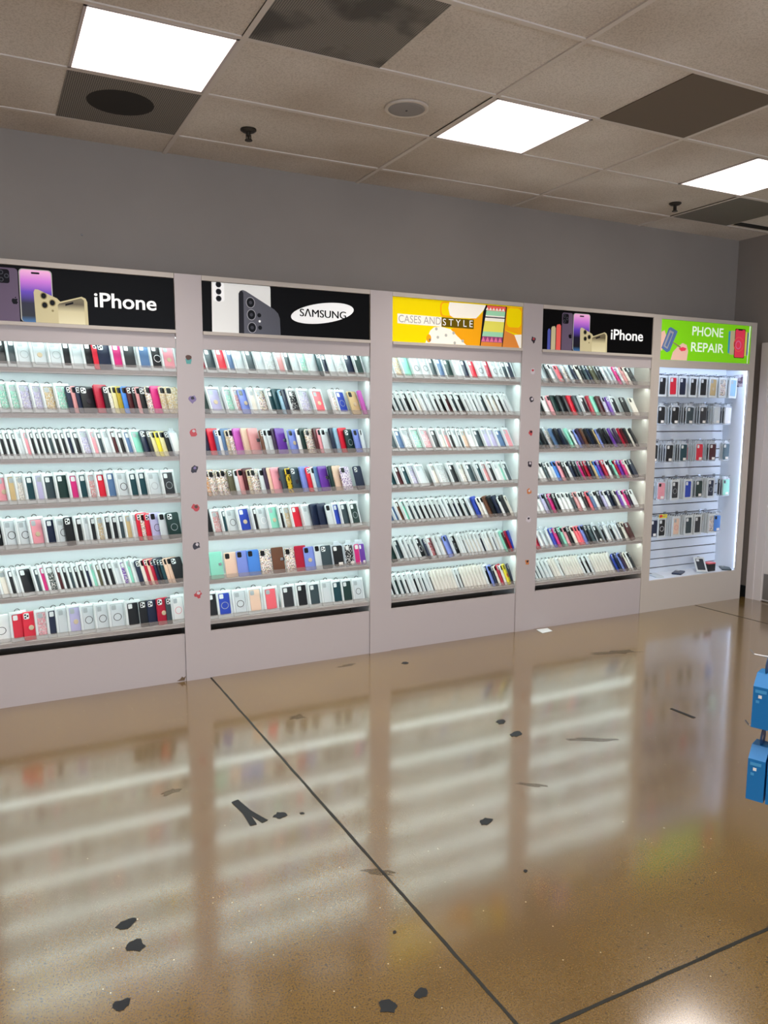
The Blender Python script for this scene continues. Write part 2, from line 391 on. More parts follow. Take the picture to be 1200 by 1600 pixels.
def vent(i, r, mat, label, stain=False, w_=1):
    x0 = XA + U2 * i + hb; x1 = x0 + U2 * w_ - 2 * hb; y0 = Y1 - U2 * r - hb; y1 = y0 - U2 + 2 * hb
    a, b = (x1 - x0) / 2, (y0 - y1) / 2
    t = thing('ceiling_vent', label, 'ceiling vent', ((x0 + x1) / 2, (y0 + y1) / 2, ZC), 'perforated ceiling grilles')
    MB().box(-a, a, -b, b, -.001, .003).obj('perforated_face', mat, t)
    if stain:
        MB().hslab(disc(-.03, -.02, .155, 28), -.0018, -.0008).obj('stained_diffuser', 'ventdark', t)
M['vent'] = perforated('perforated_grille', ''); M['vent2'] = perforated('blotched_grille', 'blotch'); M['brownv'] = plain('brown_panel', '6c6052', .8); M['ventdark'] = plain('dark_dust', '24211d', .8)
M['brown_tile'] = perforated('brown_grille', 'blotch')
vent(0, 0, 'vent', 'perforated grey ceiling grille with a dark round stain', True)
vent(1, 2, 'vent2', 'perforated ceiling grille with dark dusty blotches at the top of the photo')
vent(4, 2, 'brownv', 'plain dark brown square ceiling grille right of the middle light')
vent(7, 0, 'vent', 'grey perforated ceiling grille beside the small right-hand sprinkler')
t = thing('air_slot', 'narrow dark slot grille in the ceiling above the right corner', 'ceiling vent', (5.5, 4.35, ZC))
MB().box(-.2, .28, -.05, .02, -.002, .002).obj('slot_face', 'ventdark', t)
t = thing('ceiling_speaker', 'round white ceiling speaker with grey mesh', 'speaker', (1.935, 3.53, ZC))
MB().lathe(0, 0, [(.108, .002), (.108, -.006), (.1, -.008), (.09, -.006)], 32).obj('rim', 'lam_warm', t)
M['mesh'] = plain('speaker_mesh', '8b8684', .5); MB().lathe(0, 0, [(.092, -.0055), (.08, -.0085), (.004, -.011)], 32).obj('grille', 'mesh', t)
MB().lathe(0, 0, [(.006, -.0105), (.004, -.0135)], 10).obj('badge', 'dark', t)
for x, y, lb in ((1.338, 4.163, 'dark sprinkler head on a plain tile near the round-stained grille'), (4.424, 4.145, 'dark sprinkler head in the ceiling toward the right corner')):
    t = thing('sprinkler', lb, 'sprinkler', (x, y, ZC), 'ceiling sprinklers')
    MB().lathe(0, 0, [(.042, .003), (.042, -.004), (.03, -.012), (.02, -.014)], 20).obj('escutcheon', 'sprk', t)
    MB().lathe(0, 0, [(.012, -.012), (.011, -.03), (.007, -.034), (.007, -.05)], 12).box(-.014, -.010, -.003, .003, -.052, -.024).box(.010, .014, -.003, .003, -.052, -.024).obj('body', 'sprk', t)
    MB().lathe(0, 0, [(.02, -.05), (.02, -.054)], 14).obj('deflector', 'sprk', t)
t = MB().lathe(0, 0, [(.006, 0), (.006, .004), (.003, .006)], 10).obj('wall_screw', 'steel'); t.location = (.557, WY, 2.533); t.rotation_euler = (math.pi / 2, 0, 0)
tag(t, 'small lone screw in the grey wall above the left sign', 'screw')

# ------------------------------------------------------------------ shelving bays
SHZ = [1.785, 1.553, 1.315, 1.078, .843, .585, .345]
TOP = 2.317
# bay: opening x0,x1, interior x0,x1
BAYS = {1: (-.065, .986, -.065, 1.03), 2: (1.1375, 2.185, 1.05, 2.185), 3: (2.341, 3.353, 2.205, 3.353), 4: (3.524, 4.575, 3.375, 4.575)}
BNAME = {1: 'far-left bay', 2: 'oval-logo bay', 3: 'yellow-sign bay', 4: 'bay beside green sign'}
BLAB = {1: 'white lit wall shelving of seven shelves at the far left', 2: 'white lit wall shelving of seven shelves under the oval logo sign',
        3: 'white lit wall shelving of seven shelves under the yellow sign', 4: 'white lit wall shelving of seven shelves beside the green-sign cabinet'}
YI = 4.612
def shelving(k):
    x0, x1, a, b = BAYS[k]
    t = thing('display_shelving', BLAB[k], 'shelving', ((x0 + x1) / 2, D, 0), 'lit shelving bays'); ox = (x0 + x1) / 2
    def B(name, mat, *bx):
        m_ = MB()
        for q in bx: m_.box(q[0] - ox, q[1] - ox, q[2] - D, q[3] - D, q[4], q[5])
        return m_.obj(name, mat, t)
    B('base_panel', 'lam', (x0 + .001, x1 - .001, D, D + .018, 0, .283))
    B('header_panel', 'lam', (x0 + .001, x1 - .001, D + .001, D + .019, 1.915, 1.995))
    B('sign_ledge', 'lam_warm', (x0 + .001, x1 - .001, D - .016, D + .02, 1.995, 2.013))
    B('top_rail', 'lam_warm', (x0 + .001, x1 - .001, D - .008, D + .02, 2.291, TOP))
    B('back_panel', 'inner', (a + .001, b - .001, YI, YI + .012, .29, 1.985))
    B('top_board', 'lam_warm', (x0 + .001, x1 - .001, D + .02, WY - .002, 2.299, TOP))
    B('inner_ceiling', 'inner', (a + .001, b - .001, D + .02, YI, 1.975, 1.985))
    for xa, xb in ((a - .010, a), (b, b + .010))[:1 if k == 4 else 2]: B('side_panel', 'inner', (xa, xb, D + .004, WY - .01, 0, 1.99))
    for i, z in enumerate(SHZ):
        s_ = B('shelf', 'shelf', (a + .001, b - .001, D + .020, YI, z - .018, z), (a + .001, b - .001, D + .006, D + .020, z - .023, z))
        B('front_lip', 'acrylic', (a + .002, b - .002, D + .001, D + .004, z - .018, z + .03)).parent = s_
        if i < 6: B('led_strip', 'led', (a + .01, b - .01, D + .024, D + .044, z - .0192, z - .0182)).parent = s_
    B('led_strip', 'led', (a + .01, b - .01, D + .024, D + .044, 1.9735, 1.9745))
for k in BAYS: shelving(k)
sc = MB().slab([(.93, .006), (.975, .004), (.984, .03), (.972, .022), (.962, .03), (.95, .016)], -.0006, 0).obj('scuff_mark', 'scuff', bpy.data.objects['display_shelving']); sc.location = (-(BAYS[1][0] + BAYS[1][1]) / 2, 0, 0)
DIV = [(.9868, 1.1368, 'white vertical divider panel with small stickers between the far-left and oval-logo bays'), (2.1858, 2.3402, 'white vertical divider panel without stickers left of the yellow sign'),
       (3.3538, 3.5232, 'white vertical divider panel with small stickers right of the yellow sign')]
for x0, x1, lb in DIV:
    o = MB().box(x0 - (x0 + x1) / 2, x1 - (x0 + x1) / 2, -.008, .0025, 0, TOP).obj('divider_panel', 'lam'); o.location = ((x0 + x1) / 2, D, 0)
    tag(o, lb, 'divider panel')
o = MB().box(-.0135, .0135, -.002, .29, 0, TOP).obj('end_panel', 'lam_warm'); o.location = (4.590, D, 0); tag(o, 'narrow white end panel between the small black sign bay and green-sign cabinet', 'end panel')
o = MB().box(-.075, .075, -.008, .0025, 0, TOP).obj('divider_panel', 'lam'); o.location = (-.152, D, 0); tag(o, 'white vertical divider panel at the outer left end of the shelving', 'divider panel')

# slatwall cabinet with the green sign
CX0, CX1, CI0, CI1, CB = 4.606, 5.742, 4.665, 5.678, 4.675
cab = thing('slatwall_cabinet', 'white lit slatwall cabinet with hanging phone cases in the corner', 'display cabinet', (CX0, D, 0))
def Bc(name, mat, *bx, par=cab):
    m_ = MB()
    for q in bx: m_.box(q[0] - CX0, q[1] - CX0, q[2] - D, q[3] - D, q[4], q[5])
    return m_.obj(name, mat, par)
Bc('front_frame', 'lam_warm', (CX0, CI0, D, D + .02, 0, TOP), (CI1, CX1, D, D + .02, 0, TOP), (CI0, CI1, D, D + .02, 0, .252), (CI0, CI1, D, D + .02, 1.927, 1.984), (CI0, CI1, D, D + .02, 2.288, TOP))
Bc('side_panel', 'slat', (CI1 + .012, CI1 + .03, D + .02, WY - .01, 0, TOP)); Bc('side_panel', 'slat', (CX0, CI0 - .012, D + .02, WY - .01, 0, TOP))
Bc('outer_side', 'lam_warm', (CX1 - .012, CX1, D + .02, WY - .01, 0, TOP))
Bc('deck', 'slat', (CX0 + .05, CX1 - .05, D + .02, CB, .235, .252)); Bc('inner_ceiling', 'slat', (CX0 + .05, CX1 - .05, D + .02, CB, 1.985, 1.995)); Bc('top_board', 'lam_warm', (CX0, CX1, D + .02, WY - .002, 2.30, TOP))
z = .252; q = []
SLZ = [.294 + .0757 * i for i in range(23)]
for s_ in SLZ: q.append((CX0 + .05, CX1 - .05, CB, CB + .012, z, s_ - .004)); z = s_ + .004
q.append((CX0 + .05, CX1 - .05, CB, CB + .012, z, 1.985))
sl = Bc('slat_panel', 'slat', *q); Bc('groove_backing', 'dark', (CX0 + .05, CX1 - .05, CB + .0125, CB + .018, .25, 1.985), par=sl)
Bc('led_strip', 'ledb', (CI1 + .001, CI1 + .011, D + .0205, D + .0215, .27, 1.96)); Bc('led_strip', 'ledb', (CI0 - .011, CI0 - .001, D + .0205, D + .0215, .27, 1.96)); Bc('led_strip', 'ledb', (CI0, CI1, D + .03, D + .06, 1.983, 1.984))

# ------------------------------------------------------------------ signs
SY = D + .004
def sign(label, x0, x1, z0, z1, mat, y=None):
    t = thing('backlit_sign', label, 'sign', ((x0 + x1) / 2, SY, (z0 + z1) / 2)); t['o'] = 0
    MB().box(-(x1 - x0) / 2, (x1 - x0) / 2, 0, .008, -(z1 - z0) / 2, (z1 - z0) / 2).obj('panel', mat, t); return t
def art(t, name, poly, layer, mat):
    ox, oz = t.location.x, t.location.z
    poly = [(x - ox, z - oz) for x, z in poly]
    if sum(a[0] * b[1] - b[0] * a[1] for a, b in zip(poly, poly[1:] + poly[:1])) < 0: poly = poly[::-1]
    return MB().slab(poly, -.0004 * layer, -.0004 * layer + .0005).obj(name, mat, t)
def ringart(t, name, x, z, r0, r1, layer, mat):
    return MB().annulus(x - t.location.x, z - t.location.z, r0, r1, -.0004 * layer, -.0004 * layer + .0005).obj(name, mat, t)
def text(t, s, x0, x1, z0, z1, layer, mat, off=.0, name='lettering'):
    cu = bpy.data.curves.new('txt', 'FONT'); cu.body = s; cu.size = 1; cu.offset = off; cu.extrude = .0; cu.resolution_u = 4
    to = bpy.data.objects.new('txt', cu); C.objects.link(to)
    dg = bpy.context.evaluated_depsgraph_get(); dg.update()
    me = bpy.data.meshes.new_from_object(to.evaluated_get(dg)); bpy.data.objects.remove(to)
    xs = [v.co.x for v in me.vertices]; ys = [v.co.y for v in me.vertices]
    sx = (x1 - x0) / (max(xs) - min(xs)); sz = (z1 - z0) / (max(ys) - min(ys)); ox, oz = t.location.x, t.location.z
    for v in me.vertices:
        a, b = v.co.x, v.co.y
        v.co = (x0 - ox + (a - min(xs)) * sx, -.0004 * layer, z0 - oz + (b - min(ys)) * sz)
    me.materials.clear(); me.materials.append(M[mat]); return link(name, me, t)
for k, h, e in (('sk', '08080a', .0), ('sw', 'f2f2f0', .55), ('sy', 'f4d800', .35), ('sg', '80d21c', .5), ('sgt', 'eaf8e4', .6), ('sor', 'f2a516', .4), ('sbr', '6a5608', .2), ('scr', 'f6f0e2', .4), ('sog', 'e08a3c', .35),
        ('spk', 'e878a0', .3), ('smt', '9fd8b0', .35), ('syl', 'e8e060', .35), ('spu', '9a4a78', .25), ('sgy', '4a4a52', .1), ('sgy2', '2c2c32', .05), ('slv', 'a8a8ae', .2), ('sgold', 'cfc49a', .25), ('sgold2', '9c8f66', .15),
        ('spv', '6f6076', .15), ('sdk', '18161c', .0), ('sco', 'f0645a', .3), ('sli', '5a62b8', .2), ('sfl', 'f0c4b0', .35), ('sbl', '5c76a8', .3), ('srd', 'f0405c', .4), ('stl', '3aa0c8', .3), ('sgr', 'b8b8b0', .3), ('sgr2', 'b0aeaa', .15), ('swt2', 'e2e2de', .45), ('sbk', '1a1c20', 0.)):
    M[k] = emis('print_' + h + k, h, e * .45); M[k].node_tree.nodes['Principled BSDF'].inputs['Specular IOR Level'].default_value = .12
M['screen'] = grad('printed_screen', [(0, '3a6a9a'), (.12, '101018'), (.35, '16122a'), (.55, '5a3aa8'), (.75, 'c070c8'), (1, 'f2b8d0')], 2, -.14, .14, .3)
M['dkglass'] = grad('printed_dark_glass', [(0, '5a5a64'), (1, '3a3a42')], 0, -.3, .3, .1)
M['goldg'] = grad('printed_gold_screen', [(0, 'd8cfa8'), (.35, 'c8bd94'), (.55, '5c523c'), (1, '8a7f60')], 2, -.14, .05, .2)
def phone_art(t, xl):
    X = lambda u: xl + u
    zb = 2.0155
    for u0, u1, zt, m_ in ((.054, .080, 2.160, 'sli'), (.086, .125, 2.178, 'sgold'), (.131, .172, 2.194, 'sco')):
        art(t, 'phone_picture', [(X(u0), zb), (X(u1), zb), (X(u1), zt - .012), (X(u1 - .01), zt), (X(u0 + .006), zt - .004), (X(u0), zt - .016)], 1, m_)
    art(t, 'phone_picture', [(X(.179), zb), (X(.276), zb)] + [(x, z) for x, z in rr(X(.179), 2.05, X(.276), 2.276, .016)[5:15]], 2, 'spv')
    art(t, 'camera_picture', rr(X(.186), 2.200, X(.238), 2.268, .012), 3, 'sdk')
    for u, z in ((.200, 2.252), (.225, 2.236), (.200, 2.217)): art(t, 'lens_picture', disc(X(u), z, .0115, 14), 4, 'sgy')
    for u, z in ((.200, 2.252), (.225, 2.236), (.200, 2.217)): art(t, 'lens_picture', disc(X(u), z, .007, 12), 5, 'sbk')
    ax, az = X(.257), 2.115
    ap = [(-.004, .012), (-.010, .0125), (-.0145, .006), (-.0145, -.003), (-.010, -.012), (-.0055, -.0155), (0, -.0138), (.0055, -.0155), (.010, -.012), (.0135, -.005), (.0105, -.0015), (.0095, .003), (.0115, .007), (.0135, .0085), (.010, .0125), (.004, .012), (0, .0105)]
    art(t, 'fruit_emblem', [(ax + a, az + b) for a, b in ap], 3, 'sdk'); art(t, 'fruit_emblem', [(ax, az + .013), (ax + .006, az + .0165), (ax + .007, az + .022), (ax + .001, az + .019)], 3, 'sdk')
    art(t, 'phone_picture', rr(X(.281), zb, X(.436), 2.278, .018), 2, 'sgr')
    art(t, 'screen_picture', rr(X(.286), zb, X(.431), 2.274, .015), 3, 'screen')
    art(t, 'notch_picture', rr(X(.338), 2.255, X(.378), 2.264, .004), 4, 'sdk')
    art(t, 'phone_picture', [(X(.350), zb), (X(.346), 2.165), (X(.352), 2.180), (X(.366), 2.180), (X(.455), 2.142), (X(.474), 2.122), (X(.474), zb)], 4, 'sgold')
    for u, z in ((.392, 2.150), (.432, 2.118), (.395, 2.104)):
        art(t, 'lens_picture', disc(X(u), z, .0165, 16, .018), 5, 'sgold2'); art(t, 'lens_picture', disc(X(u), z, .012, 14, .0135), 6, 'sbk')
    art(t, 'lens_picture', disc(X(.432), 2.078, .006, 10), 5, 'sgold2')
    art(t, 'phone_picture', [(X(.452), zb), (X(.450), 2.110), (X(.458), 2.122), (X(.575), 2.158), (X(.594), 2.150), (X(.602), 2.132), (X(.604), zb)], 7, 'sgold')
    art(t, 'screen_picture', [(X(.459), zb), (X(.457), 2.108), (X(.464), 2.116), (X(.572), 2.150), (X(.586), 2.140), (X(.588), zb)], 8, 'goldg')
    art(t, 'notch_picture', [(X(.494), 2.106), (X(.533), 2.119), (X(.533), 2.129), (X(.494), 2.116)], 9, 'sdk')
    text(t, 'iPhone', X(.638), X(.957), 2.110, 2.186, 2, 'sw', .012)
    text(t, 'iPhone', X(.6395), X(.9585), 2.110, 2.186, 2.05, 'sw', .012)
s1 = sign('black sign with white lettering and phone pictures, far left, over the far-left bay', -.064, .985, 2.014, 2.290, 'sk'); phone_art(s1, -.069)
s4 = sign('black sign with white lettering and phone pictures, between the yellow and green signs', 3.525, 4.575, 2.014, 2.290, 'sk'); phone_art(s4, 3.523)
# oval logo sign
t = sign('black sign with a white oval logo and a white phone picture', 1.139, 2.184, 2.014, 2.290, 'sk')
art(t, 'phone_picture', [(1.194, 2.0145), (1.60, 2.0145), (1.54, 2.289), (1.197, 2.289)], 1, 'swt2')
art(t, 'black_print', [(1.543, 2.289), (1.70, 2.289), (1.70, 2.0145), (1.543, 2.0145)], 2, 'sk')
art(t, 'camera_picture', rr(1.205, 2.185, 1.268, 2.288, .012), 2, 'sw')
for z in (2.277, 2.238, 2.200):
    art(t, 'lens_picture', disc(1.236, z, .0165, 18), 3, 'sgy'); art(t, 'lens_picture', disc(1.236, z, .012, 16), 4, 'sbk')
art(t, 'phone_picture', [(1.349, 2.0145), (1.352, 2.236), (1.360, 2.250), (1.376, 2.257), (1.395, 2.252), (1.565, 2.160), (1.588, 2.138), (1.598, 2.110), (1.602, 2.0145)], 3, 'dkglass')
art(t, 'phone_side_picture', [(1.349, 2.0145), (1.352, 2.236), (1.360, 2.250), (1.370, 2.255), (1.380, 2.24), (1.380, 2.0145)], 4, 'sgy2')
for x, z in ((1.421, 2.190), (1.425, 2.122), (1.428, 2.050)):
    art(t, 'lens_picture', disc(x, z, .027, 22, .031), 5, 'slv'); art(t, 'lens_picture', disc(x, z, .023, 20, .027), 6, 'sbk'); art(t, 'lens_picture', disc(x, z, .010, 12), 7, 'sgy')
for x, z, m_ in ((1.472, 2.122, 'sbk'), (1.474, 2.088, 'sw'), (1.476, 2.052, 'sbk')): art(t, 'lens_picture', disc(x, z, .012 if m_ == 'sbk' else .007, 14), 5, m_)
art(t, 'white_oval', disc(1.872, 2.158, .207, 48, .058, math.radians(9.5)), 3, 'sw')
for d_ in (-.0014, -.0007, 0, .0007, .0014): text(t, 'S\u039bMSUNG', 1.724 + d_, 2.024 + d_, 2.132, 2.178, 4 + d_ * 20, 'sk', 0)
# yellow sign
t = sign('yellow sign with grey and white lettering and patterned phone case pictures', 2.3425, 3.3525, 2.014, 2.290, 'sy')
art(t, 'case_picture', rr(2.695, 2.186, 2.80, 2.284, .03), 1, 'sor'); art(t, 'case_picture', rr(2.705, 2.196, 2.79, 2.276, .024), 2, 'sy')
art(t, 'case_picture', [(2.757, 2.245), (2.765, 2.283), (3.05, 2.283), (3.04, 2.255), (2.975, 2.192), (2.80, 2.186), (2.77, 2.2)], 3, 'scr')
art(t, 'case_picture', [(2.78, 2.112), (2.94, 2.19), (3.0, 2.205), (3.04, 2.245), (3.015, 2.0155), (2.895, 2.0155)], 1, 'sor')
art(t, 'case_picture', [(2.587, 2.0155), (2.622, 2.095), (2.650, 2.117), (2.70, 2.124), (2.775, 2.112), (2.90, 2.0155)], 2, 'scr')
for x, z in ((2.68, 2.055), (2.742, 2.071), (2.80, 2.088), (2.81, 2.025), (2.872, 2.04), (2.62, 2.035), (2.668, 2.108)): art(t, 'dot_print', disc(x, z, .010, 12), 3, 'sgr')
art(t, 'lens_picture', disc(2.612, 2.045, .018, 16, .026), 3, 'sor')
art(t, 'case_picture', [(3.008, 2.0155), (3.030, 2.24), (3.052, 2.284), (3.224, 2.284), (3.194, 2.0155)], 4, 'sbk')
def gq(f0, f1):
    a = lambda f: (3.014 + f * .048, 2.0155 + f * .266); b = lambda f: (3.187 + f * .026, 2.0155 + f * .266)
    return [a(f0), b(f0), b(f1), a(f1)]
for f0, f1, m_ in ((0, .1, 'sog'), (.1, .24, 'spu'), (.24, .36, 'smt'), (.36, .62, 'syl'), (.62, .7, 'scr'), (.7, .73, 'sgy'), (.73, .76, 'scr'), (.76, .88, 'smt'), (.88, 1, 'sco')): art(t, 'band_print', gq(f0, f1), 5, m_)
for i in range(5): art(t, 'triangle_print', [(3.018 + i * .034, 2.045), (3.050 + i * .034, 2.045), (3.036 + i * .034, 2.078)], 6, 'spk')
for i in range(6): art(t, 'triangle_print', [(3.05 + i * .026, 2.252), (3.074 + i * .026, 2.252), (3.063 + i * .026, 2.27)], 6, 'scr')
art(t, 'case_picture', [(3.224, 2.284), (3.206, 2.13), (3.23, 2.125), (3.351, 2.10), (3.351, 2.284)], 1, 'sor'); art(t, 'case_picture', rr(3.225, 2.15, 3.345, 2.278, .03), 2, 'sy')
art(t, 'case_picture', [(3.206, 2.128), (3.29, 2.10), (3.335, 2.0155), (3.195, 2.0155)], 3, 'sog'); art(t, 'case_picture', [(3.29, 2.10), (3.351, 2.105), (3.351, 2.0155), (3.335, 2.0155)], 3, 'scr')
art(t, 'text_band', [(2.381, 2.128), (2.706, 2.124), (2.706, 2.184), (2.381, 2.188)], 4, 'scr'); art(t, 'text_band', [(2.706, 2.124), (2.957, 2.122), (2.957, 2.183), (2.706, 2.184)], 4, 'sbr')
text(t, 'CASES AND', 2.389, 2.701, 2.135, 2.181, 5, 'sgr2', 0); text(t, 'S T Y L E', 2.716, 2.948, 2.133, 2.176, 5, 'sw', -.004)
# green sign
t = sign('bright green sign with white lettering and a hand fixing a phone', 4.666, 5.677, 1.985, 2.287, 'sg')
art(t, 'hand_picture', [(4.667, 2.13), (4.667, 2.19), (4.70, 2.205), (4.73, 2.15), (4.70, 2.08), (4.68, 2.05), (4.667, 2.06)], 1, 'sfl')
art(t, 'phone_picture', [(4.676, 2.072), (4.744, 2.222), (4.765, 2.232), (4.84, 2.203), (4.765, 2.052), (4.735, 2.04)], 2, 'sbl')
art(t, 'circuit_picture', [(4.695, 2.085), (4.755, 2.21), (4.80, 2.195), (4.74, 2.066)], 3, 'slv'); art(t, 'circuit_picture', [(4.715, 2.09), (4.765, 2.19), (4.785, 2.183), (4.735, 2.08)], 4, 'sbl')
art(t, 'hand_picture', [(4.78, 1.986), (4.80, 2.045), (4.845, 2.085), (4.90, 2.118), (4.945, 2.105), (4.965, 2.06), (4.955, 1.986)], 1, 'sfl')
art(t, 'finger_picture', [(4.86, 2.075), (4.905, 2.088), (4.945, 2.078), (4.93, 2.06), (4.89, 2.055)], 2, 'srd'); art(t, 'tool_picture', [(4.79, 2.116), (4.875, 2.078), (4.882, 2.088), (4.795, 2.124)], 3, 'sgold2')
text(t, 'PHONE', 5.0, 5.350, 2.180, 2.252, 1, 'sgt', .012); text(t, 'REPAIR', 4.995, 5.366, 2.058, 2.129, 1, 'sgt', .012)
for x0, x1, z0, z1, m_, l in ((5.412, 5.47, 2.06, 2.235, 'stl', 1), (5.432, 5.50, 2.05, 2.24, 'sgold', 2), (5.60, 5.648, 2.05, 2.235, 'sbl', 1), (5.585, 5.632, 2.045, 2.24, 'syl', 2), (5.486, 5.608, 2.026, 2.258, 'sbk', 3), (5.491, 5.603, 2.031, 2.253, 'srd', 4)): art(t, 'phone_picture', rr(x0, z0, x1, z1, .010), l, m_)
MB().annulus(5.535 - t.location.x, 2.135 - t.location.z, .052, .06, -.0022, -.0015).obj('ring_print', 'sco', t); MB().annulus(5.53 - t.location.x, 2.13 - t.location.z, .026, .034, -.0022, -.0015).obj('ring_print', 'spk', t)
art(t, 'notch_picture', rr(5.522, 2.246, 5.572, 2.256, .004), 5, 'sbk'); art(t, 'white_edge', [(5.648, 1.986), (5.655, 1.986), (5.668, 2.286), (5.655, 2.286)], 1, 'sgt')

# ------------------------------------------------------------------ stickers on the dividers
for k, h in (('k_teal', '5aa8a4'), ('k_brown', '5a3a2a'), ('k_red', 'c84a50'), ('k_dark', '2a2430'), ('k_pale', 'd8d0d4'), ('k_orange', 'd08048'), ('k_lilac', '8a7aa8')): M[k] = plain('sticker_' + k[2:], h, .4)
def sticker(x, z, a, b, la, s=.02):
    o = thing('sticker', la, 'sticker', (x, D - .0082, z), 'small stickers on the divider panels')
    sd = int(x * 1000 + z * 777); MB().slab([(p, q) for p, q in blob(0, 0, s, s * 1.1, 0, sd, 12, .3)], -.0006, 0).obj('print', a, o)
    MB().slab(blob(.002, .006, s * .5, s * .45, 0, sd + 1, 9, .25), -.0010, -.0006).obj('print_detail', b, o)
o = thing('sticker', 'teal cup with brown top sticker, highest on the left divider', 'sticker', (1.053, D - .0082, 1.853), 'small stickers on the divider panels')
MB().slab([(-.012, -.022), (.012, -.022), (.018, .006), (-.018, .006)], -.0006, 0).obj('cup', 'k_teal', o); MB().slab(blob(0, .013, .019, .014, 0, 3, 10, .15), -.0008, -.0001).obj('topping', 'k_brown', o)
for z, a, b, la in ((1.637, 'k_lilac', 'k_dark', 'lilac and black sticker second from top on the left divider'), (1.452, 'k_red', 'k_pale', 'pinkish red open-shaped sticker, third down on the left divider'), (1.242, 'k_dark', 'k_lilac', 'round black sticker halfway down the left divider'),
        (1.021, 'k_red', 'k_brown', 'red and brown sticker below the round black one, left divider'), (.801, 'k_dark', 'k_pale', 'black swirled sticker second lowest on the left divider'), (.514, 'k_red', 'k_pale', 'red and white sticker lowest on the left divider')):
    sticker(1.068, z, a, b, la, .02)
for z, a, b, la in ((2.074, 'k_dark', 'k_red', 'dark round sticker with red face beside the yellow sign'), (1.86, 'k_pale', 'k_red', 'pale sticker with red outline second from top, right divider'), (1.662, 'k_dark', 'k_pale', 'black oval sticker with white mark, right divider'),
        (1.434, 'k_red', 'k_dark', 'narrow red sticker fourth down on the right divider'), (1.213, 'k_dark', 'k_pale', 'black swirled sticker halfway down the right divider'), (1.017, 'k_orange', 'k_pale', 'orange speckled sticker sixth down on the right divider'),
        (.819, 'k_pale', 'k_dark', 'pale square sticker with dark centre, right divider'), (.507, 'k_orange', 'k_dark', 'orange and black sticker lowest on the right divider')):
    sticker(3.446, z, a, b, la, .019)

